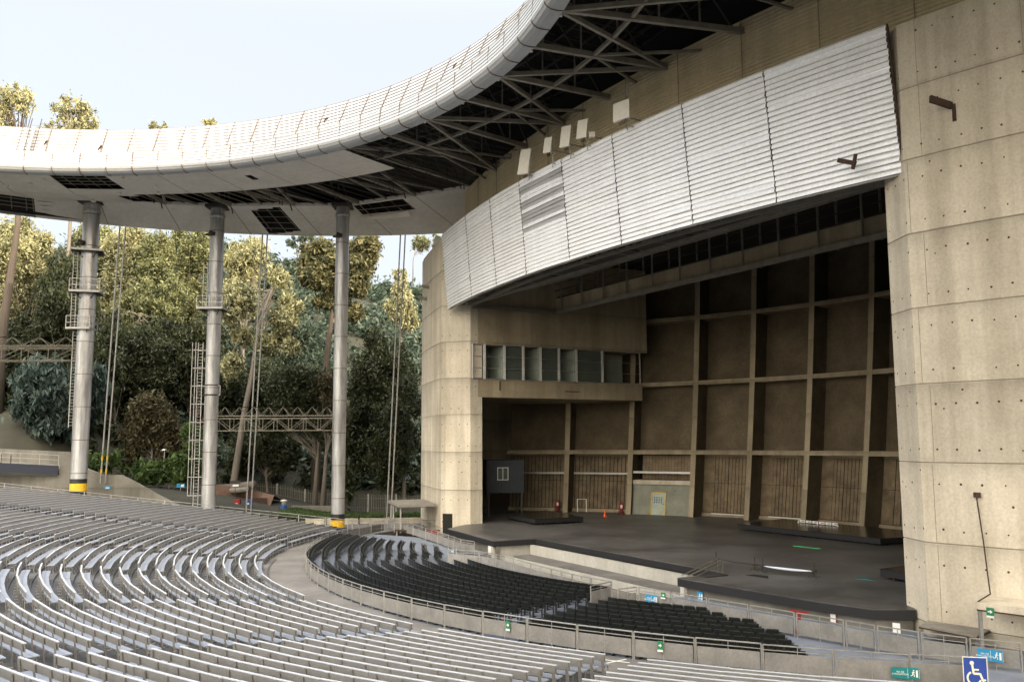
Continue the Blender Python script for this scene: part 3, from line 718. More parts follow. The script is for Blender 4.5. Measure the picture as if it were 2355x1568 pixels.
obj('roof_lattice', mb, parent=bld)
mb = MB()
for k in range(12):
    u = -24+4*k
    mb.bar(L(u, arcun(92, 114.3, u)+.6, 20.2), L(u, -17.2, 20.4), .14, 'truss'); mb.bar(L(u, -17.2, 20.6), L(min(u+4, 20.5), arcun(92, 114.3, min(u+4, 20.5))+.7, 20.4), .1, 'truss'); mb.bar(L(u, -20, 20.3), L(u+2, -18.2, 22.4), .1, 'truss')
for n, z in ((.6, 20.1), (2.2, 20.15)):
    for k in range(18): u = -23.6+2.5*k; v = u+2.5; mb.bar(L(u, arcun(92, 114.3, u)+n, z), L(v, arcun(92, 114.3, v)+n, z), .2, 'truss')
for n, z in ((-18.2, 20.2), (-18.2, 22.4)): mb.bar(L(-24, n, z), L(21, n, z), .2, 'truss')
obj('bottom_lattice', mb, parent=bld)
mb = MB()
for k in range(9): 
    u = -23.5+5*k; mb.prism([L(u, -19.3)[:2], L(u+4.6, -19.3)[:2], L(u+4.6, -18.0)[:2], L(u, -18.0)[:2]], 20.3, 20.36, 'darksteel')
obj('grating', mb, parent=bld)
# shell behind
mb = MB(); mb.prism([L(-41.4, 12)[:2], L(38.6, 12)[:2], L(38.6, 12.4)[:2], L(-41.4, 12.4)[:2]], -1.2, 26.4, 'conc'); obj('rear_wall', mb, parent=bld)

# tan corrugated drum above the opening
mb = MB(); Us = [-25.35+ (68)*j/90 for j in range(91)]; rows = []; z = 26.0; step = .21
while z < 31.0:
    for dz, o in ((0, 0), (.07, .085), (.14, .085), (.21, 0)):
        rows.append([L(u, arcun(86, 106.5, u)-o-.0, min(31, z+dz)) for u in Us])
    z += step
mb.grid(rows, 'tan', flip=False)
for k in range(1, 15):
    u = -25.35+4.7*k; n = arcun(86, 106.55, u)
    mb.bar(L(u, n-.07, 26.1), L(u, n-.07, 30.98), .04, 'joint')
mb.grid([[L(u, arcun(86, 106.3, u)+.0, 31.0) for u in Us], [L(u, arcun(86, 104.5, u), 31.02) for u in Us]], 'darksteel')
mb.add([L(-25.35, arcun(86, 106.5, -25.35), 26), L(-25.35, arcun(86, 106.5, -25.35), 31), L(-25.6, -15, 31), L(-25.6, -15, 26)], [(0, 1, 2, 3)], 'tan')
obj('drum_cladding', mb, parent=bld)
mb = MB(); mb.grid([[L(u, arcun(86, 105.9, u)+.5, 25.4) for u in Us], [L(u, arcun(86, 105.9, u)+.5, 33.8) for u in Us]], 'deckunder'); obj('drum_core', mb, parent=bld)

# white ribbed screens
SU = [-24.4, -17.24, -11.87, -6.82, -1.06, 4.36, 10.22, 15.62, 21.9]
for i in range(8):
    mb = MB(); u0, u1 = SU[i]+.03, SU[i+1]-.03; nx_ = 14; rng = random.Random(90+i); nl = 25; z0, z1 = 19.75, 26.45
    ph = [rng.uniform(0, 6) for _ in range(nl+1)]; am_ = [rng.uniform(.3, 1.) for _ in range(nl+1)]
    rows = []; H = (z1-z0)/nl
    for l in range(nl):
        for q_, o in ((0, .075), (.55, .05), (.82, .0), (.97, .0)):
            row = []
            for j in range(nx_+1):
                u = u0+(u1-u0)*j/nx_; f = j/nx_; z = z0+H*(l+q_); r_ = 114.3+(z-z0)/(z1-z0)*.6
                bk = .035*am_[l]*sin(ph[l]+f*5.5)*(f**1.5+.25)*(1 if q_ in (0, .55) else .3)
                zz = z+.035*am_[l]*sin(f*4+ph[l])*(f**2)*(1 if 0 < l < nl-1 else 0)
                row.append(L(u, arcun(92, r_, u)-o-bk, zz))
            rows.append(row)
    rows.append([L(u0+(u1-u0)*j/nx_, arcun(92, 114.9, u0+(u1-u0)*j/nx_)-.02, z1) for j in range(nx_+1)])
    grey = i == 3
    if grey:
        for k in range(len(rows)-1):
            l = k//4; mb.grid(rows[k:k+2], 'screen_grey' if l in (22, 21, 18, 17, 15, 14, 13, 11) else 'screen')
    else:
        for k in range(len(rows)-1): mb.grid(rows[k:k+2], 'lapshade' if k % 4 == 2 and rng.random() < .9 else 'screen')  # lap undersides get the shade tone as colour
    # backing and edge returns
    mb.grid([[L(u, arcun(92, 114.2, u)+.12, z0+.02) for u in (u0, u1)], [L(u, arcun(92, 114.8, u)+.12, z1-.02) for u in (u0, u1)]], 'darksteel', flip=True)
    sp = obj('front_screen', mb, parent=bld, smooth=False)
    if i == 3: sp['label'] = 'white ribbed screen panel with faded grey bands'
mb = MB()
for u in SU[1:-1]:
    for za, zb in ((19.8, 26.4),):
        mb.bar(L(u, arcun(92, 114.3, u)-.05, za), L(u, arcun(92, 114.9, u)-.05, zb), .022, 'rust')
mb.bar(L(21.95, arcun(92, 114.3, 21.95)-.02, 19.75), L(21.95, arcun(92, 114.9, 21.95)-.02, 26.45), .07, 'rust')
for k in range(30):
    u = -24.4+46.3*k/30; u2 = u+46.3/30; mb.bar(L(u, arcun(92, 114.2, u)+.02, 19.72), L(u2, arcun(92, 114.2, u2)+.02, 19.72), .16, 'steel', h=.07)
obj('screen_trim', mb, parent=bld)
mb = MB(); c = L(20.4, -21.1, 20.4); mb.bar(c, L(19.6, -21.3, 20.75), .12, 'rust', h=.2); mb.bar(L(20.3, -21.2, 20.15), L(20.5, -21.2, 20.8), .12, 'rust'); obj('bent_bracket', mb, parent=bld)

# ================================================================ RING ROOF
rf = thing('ring_roof', 'great ring shaped canopy roof with white panelled rim and cream soffit', 'roof', roofp(0, 0, 30))
PA = 3.4
def proffile(name, prof, a_off, m='fascia'):
    mb = MB(); A = [PA*i/2 for i in range(int(720/PA)+1)]; A[-1] = 360.
    mb.grid([[roofp(a, r, z) for a in A] for r, z in prof], m, flip=True)
    for i in range(106):
        a = a_off+PA*i; da = .045; q = [(r-.03, z-(.02 if z < 29.9 else 0)) for r, z in prof]
        rg = random.Random(i+int(a_off*10)); w = .045 if rg.random() > .3 else .085
        q = prof[:5]+[prof[-1]] if name == 'lower_rim' else [prof[0], prof[-2]]
        for (ra, za), (rb, zb) in zip(q, q[1:]): mb.bar(roofp(a, ra-.035, za-(.02 if za < 29.9 else 0)), roofp(a, rb-.035, zb-(.02 if zb < 29.9 else 0)), w, 'seam', h=.05)
    for r, z in prof[4 if name == 'lower_rim' else 0:-1:3]:
        mb.grid([[roofp(a, r-.012, z-.018) for a in A], [roofp(a, r-.012, z+.014) for a in A]], 'lapline', flip=True)
    return obj(name, mb, parent=rf)
def laps(r0, z0, r1, z1, n, o=.035):
    out = []
    for i in range(n):
        f0, f1 = i/n, (i+1)/n; za, zb = z0+(z1-z0)*f0, z0+(z1-z0)*f1; ra, rb = r0+(r1-r0)*f0, r0+(r1-r0)*f1
        out += [(ra-o, za), (rb-o*.6, zb-.05), (rb+.02, zb-.025)]
    return out+[(r1, z1)]
proffile('lower_rim', [(37.2, 29.84), (36.85, 29.82), (36.55, 29.86), (36.32, 29.98), (36.2, 30.15)]+laps(36.17, 30.32, 36.3, 31.5, 5), .0)
mb = MB(); A = [PA*i for i in range(106)]+[360.]
mb.grid([[roofp(a, 36.3, 31.5) for a in A], [roofp(a, 36.85, 31.56) for a in A]], 'fascia', flip=True)
for r_, z_ in ((36.29, 31.49),): mb.grid([[roofp(a, r_-.02, z_-.03) for a in A], [roofp(a, r_-.02, z_+.03) for a in A]], 'fascia', flip=True)
obj('rim_ledge', mb, parent=rf)
proffile('upper_rim', laps(36.85, 31.56, 38.0, 34.05, 8)+[(38.7, 34.1)], 1.3)
# ladder over the rim
mb = MB(); a0 = 159.6
def rimpt(a, z, o): 
    r_ = 36.85+(z-31.56)/(34.05-31.56)*1.15; return roofp(a, r_-o, z)
for s in (-.55, .55):
    mb.bar(rimpt(a0+s, 31.6, .25), rimpt(a0+s, 34.9, .25), .05, 'rust')
for k in range(6): mb.bar(rimpt(a0-.55, 31.7+.5*k, .25), rimpt(a0+.55, 31.7+.5*k, .25), .04, 'truss')
mb.bar(rimpt(a0, 31.4, .3), rimpt(a0, 34.0, .3), .18, 'steel')
tag(obj('ladder', mb), 'short steel ladder hooked over the white roof rim at upper left', 'ladder')
# soffit
RING = [(0, 50), (60, 50), (63, 52), (108, 55), (118.9, 53.8), (126.1, 53.6), (132.1, 53.9), (138.6, 52.0), (144.9, 51.4), (152.4, 49.9), (158, 49.6), (170, 49.5), (200, 50), (360, 50)]
ZR = 30.98
def ringr(a):
    a %= 360
    for (a0_, r0_), (a1_, r1_) in zip(RING, RING[1:]):
        if a0_ <= a <= a1_: return min(r0_+(r1_-r0_)*(a-a0_)/(a1_-a0_), outr(a)-1.0)
def outr(a, z=0):
    ox, oy, orr = 4.8-.6, -49.6+66, 52.7; dx, dy = cos(R(a)), sin(R(a)); b = dx*ox+dy*oy; c = ox*ox+oy*oy-orr*orr
    return b+math.sqrt(b*b-c)
SO = 116.6
def soff(name, fr, fo, z_i, z_o, a0, a1, skip=None, n_r=8, da=.85, m='soffit'):
    mb = MB(); n = int(round((a1-a0)/da)); A = [a0+(a1-a0)*i/n for i in range(n+1)]
    rows = []
    for k in range(n_r+1):
        f = k/n_r; rows.append([roofp(a, fr(a)+(fo(a)-fr(a))*f, z_i+(z_o-z_i)*f) for a in A])
    def sk(i, j):
        a = (A[j]+A[j+1])/2; f = (i+.5)/n_r; return skip(a, fr(a)+(fo(a)-fr(a))*f) if skip else False
    mb.grid(rows, m, skip=sk)
    # panel seams
    a = SO-6.8*20
    while a < a1:
        if a > a0:
            dd = .05; 
            pts = [[roofp(a-dd, fr(a)+(fo(a)-fr(a))*k/8, z_i+(z_o-z_i)*k/8-.006), roofp(a+dd, fr(a)+(fo(a)-fr(a))*k/8, z_i+(z_o-z_i)*k/8-.006)] for k in range(9)]
            mb.grid(pts, 'joint', flip=True)
        a += 6.8
    return obj(name, mb, parent=rf)
h1 = lambda a, r: (150.7 < a < 157.2 and r < 41.3) or (a < 151.5 and r > 43.2 and a > 150) or (137.5 < a < 138 and 40 < r < 40.6)
soff('inner_soffit', lambda a: 37.0, lambda a: 43.1, 29.9, 29.95, SO, 150.6, lambda a, r: (132.5 < a < 133.3 and 39.2 < r < 40.3), n_r=14)
soff('inner_soffit', lambda a: 37.0, lambda a: 43.1, 29.9, 29.95, 150.6, 360+63, lambda a, r: a < 157.0 and r < 41.3, n_r=14)
soff('middle_soffit', lambda a: 43.1, ringr, 29.95, ZR, 150.6, 360+63, lambda a, r: a < 152.9 and 44 < r < 48.4, n_r=12)
h2 = lambda a, r: (164.4 < a < 169.6) or (138.4 < a < 141.9 and 52.3 < r < 57.0) or (125.4 < a < 131.2 and r < 55.9)
soff('outer_soffit', ringr, outr, ZR, 29.4, 108, 360+64, h2, n_r=24)
mb = MB(); A = [64-360+ (176-64+360-1)*0]; 
A = [108+2*i for i in range(int((424-108)/2)+1)]
mb.grid([[roofp(a, outr(a), 29.4) for a in A], [roofp(a, outr(a)+.1, 29.75) for a in A], [roofp(a, outr(a)-.2, 33.6) for a in A]], 'fascia')
obj('outer_fascia', mb, parent=rf)
mb = MB(); mb.grid([[roofp(a, outr(a)-.3, 29.6) for a in A], [roofp(a, outr(a)-.5, 33.6) for a in A]], 'deckunder'); obj('hole_shade_liner', mb, parent=rf)  # dark sheet added behind the fascia so soffit holes look shaded inside
# roof deck above
mb = MB(); A = [2*i for i in range(181)]
def deckr(a):
    a %= 360
    return outr(a) if not (64 < a < 116) else 56
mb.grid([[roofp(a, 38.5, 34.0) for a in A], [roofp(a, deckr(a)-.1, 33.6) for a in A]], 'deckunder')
mb.grid([[roofp(a, 38.5, 34.08) for a in A], [roofp(a, deckr(a)-.1, 33.7) for a in A]], 'soffit', flip=True)
obj('roof_deck', mb, parent=rf)
# ring beam seen along the slot and the open bay, radial trusses
mb = MB(); A = [SO-52+1.7*i for i in range(52)]
for a, b in zip(A, A[1:]):
    if a > 103: mb.bar(roofp(a, ringr(a), ZR+.14), roofp(b, ringr(b), ZR+.14), .35, 'soffit', h=.3)
    mb.bar(roofp(a, 37.25, 30.25), roofp(b, 37.25, 30.25), .22, 'truss', h=.3)
    if a < SO: mb.bar(roofp(a, 41.2, 30.3), roofp(b, 41.2, 30.3), .2, 'truss')
    mb.bar(roofp(a, 41.2, 33.2), roofp(b, 41.2, 33.2), .18, 'darksteel'); mb.bar(roofp(a, 45.5, 33.2), roofp(b, 45.5, 33.2), .18, 'darksteel')
obj('ring_beam', mb, parent=rf)
def wallr(a):
    """radius at which a roof ray meets the drum / ring"""
    if a >= 113: return ringr(a)
    lo, hi = 37., 60.
    dx, dy = cos(R(a)), sin(R(a))
    for _ in range(40):
        m_ = (lo+hi)/2; u = .6+m_*dx; n = -66+m_*dy
        if n > arcun(86, 106.5, u): hi = m_
        else: lo = m_
    return lo
for i in range(-5, 9):
    a = SO-6.8*i
    if a > 152: continue
    mb = MB(); rw = wallr(a); w = .22
    ze = ZR+.15 if a >= 113 else 30.35; mb.bar(roofp(a, 37.1, 30.25), roofp(a, rw, ze), .26, 'truss', h=.32)
    mb.bar(roofp(a, 38.4, 33.3), roofp(a, rw, 33.0), .2, 'darksteel')
    rr = 38.
    while rr < rw-1.5:
        mb.bar(roofp(a, rr, 30.4), roofp(a, rr, 33.2), .1, 'truss' if a < SO-1 else 'darksteel'); mb.bar(roofp(a, rr, 33.2), roofp(a, rr+2, 30.4), .09, 'darksteel'); rr += 2.4  # webs over the soffit slot coloured dark to deepen its shade
    if i % 2 == 0:
        for s in (-6.8, 6.8):
            a2 = a+s
            mb.bar(roofp(a, 37.2, 30.2), roofp(a2, wallr(a2), ze), .2, 'truss', h=.26)
    else:
        for s in (-3.4, 3.4):
            mb.bar(roofp(a, 41.2, 30.3), roofp(a+s, wallr(a+s), ze), .15, 'truss')
    tn = obj('truss', mb, parent=rf)
    if a < SO+1:
        for dz in (0,):
            g_ = MB(); g_.box(roofp(a, 37.25, 29.98), (.16, .16, .28), 'soffit'); obj('gusset', g_, parent=tn)
# purlins (shown through the missing panels)
mb = MB()
for a in [105+1.36*i for i in range(60)]:
    q = [roofp(a, 37.2, 30.25), roofp(a, 43.5, 30.25), roofp(a, ringr(a), ZR+.2), roofp(a, outr(a)-.2, 29.75)]
    for q0, q1 in zip(q, q[1:]): mb.bar(q0, q1, .06, 'truss' if a > 135 else 'darksteel')  # bars over the slot coloured dark like the shade inside it
for r_ in (38.0, 38.9, 39.8, 40.7):
    for a in [SO+3.4*i for i in range(17)]: mb.bar(roofp(a, r_, 30.15), roofp(a+3.4, r_, 30.15), .06, 'truss')
for f in (.2, .4, .6, .8):
    for a in [SO+3.4*i for i in range(17)]:
        e = [roofp(x, ringr(x)+(outr(x)-ringr(x))*f, ZR+.15-(ZR-29.4)*f) for x in (a, a+3.4)]; mb.bar(e[0], e[1], .06, 'truss')
obj('purlins', mb, parent=rf)
mb = MB()
for k, r_ in enumerate((39.6, 41.4, 43.2, 45., 46.8)):
    for a in [70+3.4*i for i in range(15)]: mb.bar(roofp(a, r_, 33.35), roofp(a+3.4, r_, 33.35), .14, 'darksteel')
for a in [70+1.7*i for i in range(32)]: mb.bar(roofp(a, 38, 33.5), roofp(a, 50, 33.3), .1, 'darksteel')
obj('deck_joists', mb, parent=rf)
# flap of torn soffit hanging by the third column
mb = MB(); A = [124.3+.8*i for i in range(8)]
mb.grid([[roofp(a+1.3, 56.0-.1*abs(i-3), 30.35-.02*i) for i, a in enumerate(A)], [roofp(a+1.3, 56.1, 29.85+.03*i) for i, a in enumerate(A)]], 'antenna')
obj('torn_panel', mb, parent=rf)
# little floodlights stuck on the soffit
rng = random.Random(5)
for (a, r_) in ((158.6, 38.6), (148.6, 37.8), (146.5, 40.5), (152, 42.4), (147.3, 42.5), (161, 40), (164, 41), (156.2, 45.1)):
    mb = MB(); mb.box(roofp(a, r_, 29.86), (.42, .26, .16), 'antenna', rz=rng.uniform(0, 3)); mb.box(roofp(a, r_, 29.97), (.1, .1, .12), 'rust')
    obj('floodlight', mb, parent=rf)
# torn flaps and birds' nests on the rim: small rusty scars
mb = MB()
for a, z in ((151.2, 32.2), (158, 32.6), (119.6, 32.6), (98.2, 32.9), (96.3, 32.0), (96.1, 31.0), (112.1, 30.4)):
    p = rimpt(a, z, .06); mb.bar(p, (p[0]+.22, p[1]-.1, p[2]+.14), .12, 'rust', h=.07); mb.bar(p, (p[0]-.05, p[1]-.12, p[2]-.2), .07, 'rust')
obj('rust_scars', mb, parent=rf)

# antennas in front of the drum
AD = ['leaning cream antenna box, leftmost of five above the white screens', 'small cream antenna box, second from the left above the screens', 'cream antenna box in the middle of the five above the screens', 'cream antenna box with a small junction box beneath, fourth from left', 'large square cream antenna box, rightmost above the white screens']
for k, (u, w, z0, z1, tl) in enumerate(((-4.95, .95, 26.35, 28.15, 6), (-1.9, .65, 27.0, 28.05, 5), (.25, .78, 26.75, 28.15, 4), (2.15, .78, 26.75, 27.95, 3), (6.2, 1.15, 26.6, 27.75, -3))):
    n = -23.4; t = thing('antenna', AD[k], 'antenna', L(u, n+.3, 26.4), group=None)
    rz = math.atan2(-1, .0)+R(0)
    ang = math.atan2(UY, UX)+R(18)
    mb = MB(); M3 = (Matrix.Rotation(ang, 3, 'Z') @ Matrix.Rotation(R(tl), 3, 'Y') @ Matrix.Rotation(R(-6), 3, 'X'))
    mb.box(L(u, n, (z0+z1)/2), (w, .16, z1-z0), 'antenna', M3=M3); obj('housing', mb, parent=t)
    mb = MB(); mb.bar(L(u+.15, n+.25, 26.0), L(u+.15, n+.25, z1+.15+(.9 if k == 4 else 0)), .06, 'steel'); mb.bar(L(u+.15, n+.25, z0+.3), L(u, n+.05, z0+.3), .06, 'steel'); mb.bar(L(u+.15, n+.25, z1-.3), L(u, n+.05, z1-.3), .06, 'steel')
    mb.bar(L(u+.15, n+.25, z0+.2), L(u+.2, -21.2, z0+.1), .06, 'steel'); mb.bar(L(u+.15, n+.25, 26.3), L(u+.1, -21.6, 26.3), .06, 'steel')
    obj('mast', mb, parent=t)
    mb = MB()
    for q_ in range(6): mb.bar(L(u-w*.3+q_*w*.12, n, z0+.02), L(u-w*.25+q_*w*.1, n+.05, z0-.22), .03, 'rust')
    obj('cables', mb, parent=t)
    if k == 3: mb = MB(); mb.box(L(u+.85, n+.1, 26.75), (.35, .2, .3), 'antenna'); obj('junction_box', mb, parent=t)
for k, (u, n, z, lab) in enumerate(((-28.9, -19.0, 26.95, 'tilted upper cream aerial box on top of the left pier'), (-30.2, -18.6, 26.6, 'lower grey aerial box hanging at the left pier top'))):
    mb = MB(); mb.box(L(u, n, z), (.5, .25, .95 if k == 0 else .7), 'antenna' if k == 0 else 'steel', M3=Matrix.Rotation(R(15 if k == 0 else -20), 3, 'Y')); mb.bar(L(u, n+.2, 26.0), L(u, n+.2, z+.5), .07, 'steel'); mb.bar(L(u, n+.2, z), L(u, n, z), .07, 'steel')
    tag(obj('antenna', mb), lab, 'antenna')
# ================================================================ COLUMNS, BRIDGES, TIES
def column(name, lab, x, y, zb, zt, d, bands, plats, baskets, seed):
    t = thing(name, lab, 'column', (x, y, zb)); rng = random.Random(seed); mb = MB()
    r_ = d/2; z = zb; prof = []
    z0 = zb
    mb.lathe((x, y, 0), [(r_, zb), (r_*1.01, zt)], 'col', n=32, cap=False)
    z = zb+3.1
    while z < zt-1:
        mb.lathe((x, y, 0), [(r_+.012, z-.03), (r_+.018, z), (r_+.012, z+.03)], 'seam', n=32, cap=False); z += 3.05
    obj('shaft', mb, parent=t, smooth=True)
    z = bands[0]
    for h, m in bands[1]:
        mb = MB(); mb.lathe((x, y, 0), [(r_+.012, z), (r_+.012, z+h)], m, n=32, cap=False); obj('painted_band', mb, parent=t, smooth=True); z += h
    mb = MB(); mb.lathe((x, y, 0), [(r_, zt-1.2), (r_+.1, zt-1.1), (r_+.1, zt-.9), (r_, zt-.8)], 'col', n=32, cap=False); mb.box((x, y, zt-.1), (1.9, 1.9, .3), 'darksteel'); obj('capital', mb, parent=t)
    for (z, w, dx, rails, ang) in plats:
        mb = MB(); c = (x+dx, y-.1, z); M3 = Matrix.Rotation(ang, 3, 'Z')
        h = w/2; 
        def q(a, b, dz=0): v = M3 @ Vector((a*h, b*h, 0)); return (c[0]+v.x, c[1]+v.y, z+dz)
        mb.box((c[0], c[1], z), (w, w, .12), 'darksteel', rz=ang)
        for a, b in (((-1, -1), (1, -1)), ((1, -1), (1, 1)), ((1, 1), (-1, 1)), ((-1, 1), (-1, -1))): mb.bar(q(*a), q(*b), .1, 'steel', h=.18)
        po = obj('platform', mb, parent=t)
        if rails:
            mb = MB(); cs = [(-1, -1), (1, -1), (1, 1), (-1, 1)]
            if rails == 1: cs = [(-1, -1), (-1, 1)]
            for a in cs + ([] if rails == 1 else [(0, -1)]): mb.bar(q(*a), q(*a, 1.15), .06, 'steel')
            for i in range(len(cs)-(1 if rails == 1 else 0)):
                for hz in (.55, 1.15): mb.bar(q(*cs[i], hz), q(*cs[(i+1) % len(cs)], hz), .05, 'steel')
            obj('guard_rail', mb, parent=po)
        mb = MB()
        for a in (-.7, .7): mb.bar(q(a, -.7), (x+a*.3, y-.35, z-.9), .06, 'darksteel')
        obj('strut', mb, parent=po)
    for (z, hh, s) in baskets:
        mb = MB(); mb.lathe((x, y, 0), [(r_+.05, z), (r_+.14, z+.06), (r_+.05, z+.12)], 'rust', n=24, cap=False); mb.lathe((x, y, 0), [(r_+.03, z+hh), (r_+.06, z+hh+.05), (r_+.03, z+hh+.1)], 'rust', n=24, cap=False)
        mb.bar((x+s*(r_+.22), y-.3, z), (x+s*(r_+.22), y-.3, z+hh), .05, 'steel'); mb.bar((x+s*r_, y-.3, z+hh), (x+s*(r_+.24), y-.3, z+hh), .05, 'steel'); mb.bar((x+s*r_, y-.3, z+.03), (x+s*(r_+.24), y-.3, z+.03), .05, 'steel')
        obj('collar', mb, parent=t)
    return t
B1 = (3.0, [(.3, 'yellow'), (.5, 'black'), (.55, 'yellow'), (.45, 'black')])
c1 = column('round_column', 'thick silver column with three square platforms and black and yellow base, leftmost', -40.15, 82.98, 2.2, 31.0, 1.46, (2.95, [(.35, 'yellow'), (.37, 'black'), (.70, 'yellow'), (.42, 'black')]),
            [(26.1, 2.7, -.1, 1, .35), (22.15, 2.6, 0, 2, .25), (18.7, 2.1, -.35, 2, .1)], [], 1)
c2 = column('round_column', 'silver column with one railed platform and a caged ladder, between the other two', -28.75, 84.95, 1.0, 31.0, 1.31, (1.2, []),
            [(20.8, 2.4, -.1, 2, .02)], [(12.5, .95, 1)], 2)
c3 = column('round_column', 'plain silver column with yellow foot beside the black seats', -16.45, 84.7, -.3, 31.0, 1.27, (.05, [(.75, 'yellow'), (.55, 'black')]), [], [], 3)
def part_ladder(t, x, y, z0, z1, w, cage, name='ladder'):
    mb = MB()
    for s in (-w/2, w/2): mb.bar((x+s, y, z0), (x+s, y, z1), .06, 'steel')
    z = z0+.2
    while z < z1:
        mb.bar((x-w/2, y, z), (x+w/2, y, z), .028, 'steel'); z += .3
    if cage:
        for s in (-.30, -.62): mb.bar((x+s, y-.45, z0+1.5), (x+s, y-.45, z1), .05, 'steel')
        z = z0+1.5
        while z < z1:
            mb.bar((x+w/2+.35, y+.1, z), (x-.75, y-.1, z), .07, 'steel'); mb.bar((x-.62, y-.45, z), (x+w/2, y-.45, z), .05, 'steel'); mb.bar((x-.7, y, z), (x-.62, y-.45, z), .05, 'steel'); z += 1.72
    return obj(name, mb, parent=t)
part_ladder(c2, -29.95, 84.9, 1.6, 17.6, .45, True)
part_ladder(c2, -29.75, 85.0, 20.8, 25.5, .4, False)
part_ladder(c1, -41.1, 82.3, 18.8, 26.1, .4, False)
part_ladder(c1, -41.15, 83.0, 9.5, 18.8, .4, False)
for t, x, y, z in ((c2, -28.95, 84.1, 28.0), (c3, -16.6, 83.9, 27.7), (c1, -40.5, 82.1, 26.7)):
    mb = MB(); mb.box((x-.25, y, z), (.7, .5, .12), 'darksteel', rz=.3); mb.box((x, y, z+.2), (.5, .35, .3), 'rust', M3=Matrix.Rotation(.4, 3, 'Y')); obj('floodlight', mb, parent=t)
# lattice bridges between columns
def bridge(lab, x0, x1, y, z0):
    t = thing('lattice_bridge', lab, 'truss', (x0, y, z0))
    mb = MB(); n = 8; w = (x1-x0)/n
    for z in (1.4, 2.25):
        for yy in (-.5, .5): mb.bar((x0, y+yy*(z < 2), z0+z), (x1, y+yy*(z < 2), z0+z), .06, 'oldsteel')
    for i in range(n):
        for yy in (-.5, .5):
            mb.bar((x0+i*w, y+yy, z0+1.4), (x0+(i+.5)*w, y, z0+2.25), .04, 'oldsteel'); mb.bar((x0+(i+.5)*w, y, z0+2.25), (x0+(i+1)*w, y+yy, z0+1.4), .04, 'oldsteel')
    obj('upper_truss', mb, parent=t)
    mb = MB()
    for z in (.0, 1.15):
        for yy in (-.6, .6): mb.bar((x0, y+yy, z0+z), (x1, y+yy, z0+z), .06, 'oldsteel')
    for i in range(n+1):
        for yy in (-.6, .6):
            mb.bar((x0+i*w, y+yy, z0), (x0+i*w, y+yy, z0+1.15), .05, 'oldsteel')
            if i < n: mb.bar((x0+i*w, y+yy, z0+(0 if i % 2 else 1.15)), (x0+(i+1)*w, y+yy, z0+(1.15 if i % 2 else 0)), .04, 'oldsteel')
        mb.bar((x0+i*w, y-.6, z0), (x0+i*w, y+.6, z0), .05, 'oldsteel')
    obj('lower_truss', mb, parent=t)
bridge('double lattice bridge spanning between the middle column and the right-hand one', -28.1, -17.0, 84.85, 9.15)
bridge('double lattice bridge running out of the frame from the leftmost column', -61, -40.8, 83.1, 15.75)
TIES = [((-38.92, 86.39, 29.5), (-39.68, 86.39, 4.2), 'pale tie rod with yellow foot, left of the pair behind the leftmost column', 1),
        ((-38.51, 86.76, 29.5), (-39.38, 86.76, 4.2), 'pale tie rod with yellow foot, right of the pair behind the leftmost column', 1),
        ((-25.75, 90.02, 29.5), (-26.67, 90.02, .8), 'thin tie rod right of the middle column, left one of its pair', 0),
        ((-25.31, 90.22, 29.5), (-26.25, 90.22, .8), 'thin tie rod right of the middle column, right one of its pair', 0),
        ((-11.62, 91.1, 29.5), (-12.76, 91.1, .1), 'thin tie rod left of the concrete pier, left one of its pair', 0),
        ((-11.12, 91.11, 29.5), (-12.33, 91.11, .1), 'thin tie rod left of the concrete pier, right one of its pair', 0)]
for a, b, lab, yb in TIES:
    t = thing('tie_rod', lab, 'tie rod', b, group='pairs of tie rods under the roof edge')
    mb = MB(); mb.tube([a, b], .075, 'steel', n=8); obj('rod', mb, parent=t)
    if yb:
        A_, B_ = Vector(a), Vector(b); d = (A_-B_).normalized()
        for s, e in ((1.0, 1.35), (2.2, 2.6)): mb = MB(); mb.tube([B_+d*s, B_+d*e], .09, 'yellow', n=8); obj('painted_band', mb, parent=t)

# ================================================================ RAILINGS
def rail_panel(t, p, q, h=1.0, infill=True, mid=True, posts=True, gap=.03, zi=(.13, .74), mat='steel'):
    a, b = Vector(p), Vector(q); d = (b-a); d.normalize(); a = a+d*gap; b = b-d*gap; up = Vector((0, 0, 1)); m = (a+b)/2
    fr = MB()
    fr.tube([a+up*h, b+up*h], .027, mat, n=6); fr.tube([a+up*(h-.17), b+up*(h-.17)], .018, mat, n=6)
    for c, w in ((a, .05), (b, .05), (m, .028)): fr.bar(c, c+up*h, w, mat)
    if not infill: fr.tube([a+up*.45, b+up*.45], .016, mat, n=6)
    pn = obj('rail_panel', fr, parent=t)
    if infill:
        f = MB(); f.bar(a+up*(zi[0]+zi[1])/2+d*.05, b+up*(zi[0]+zi[1])/2-d*.05, .025, 'infill', h=zi[1]-zi[0]); obj('infill', f, parent=pn)
    return pn
t = thing('balustrade', 'long curved steel balustrade with grey panels round the black seats', 'railing', P(215, 38.1))
st = 2.36; a = 158.0; dg = math.degrees(st/38.1)
while a < 256.8:
    hh = 1.0+random.Random(int(a*10)).uniform(-.012, .02)
    rail_panel(t, P(a, 38.1), P(a+dg, 38.1), h=hh); a += dg
t = thing('balustrade', 'inner steel balustrade between the black seats and the stage pit', 'railing', L(1, -26.9))
PT = [(-7.5, -28.0), (-5.5, -26.7), (-3.6, -26.5), (-1.2, -26.6), (1.25, -26.85), (3.65, -26.95), (5.9, -27.05), (7.5, -26.95), (8.96, -26.67)]
for i, (p, q) in enumerate(zip(PT, PT[1:])): rail_panel(t, L(*p), L(*q), infill=True)
t = thing('balustrade', 'steel balustrade with grey panels below the right half of the stage', 'railing', L(15, -25.9))
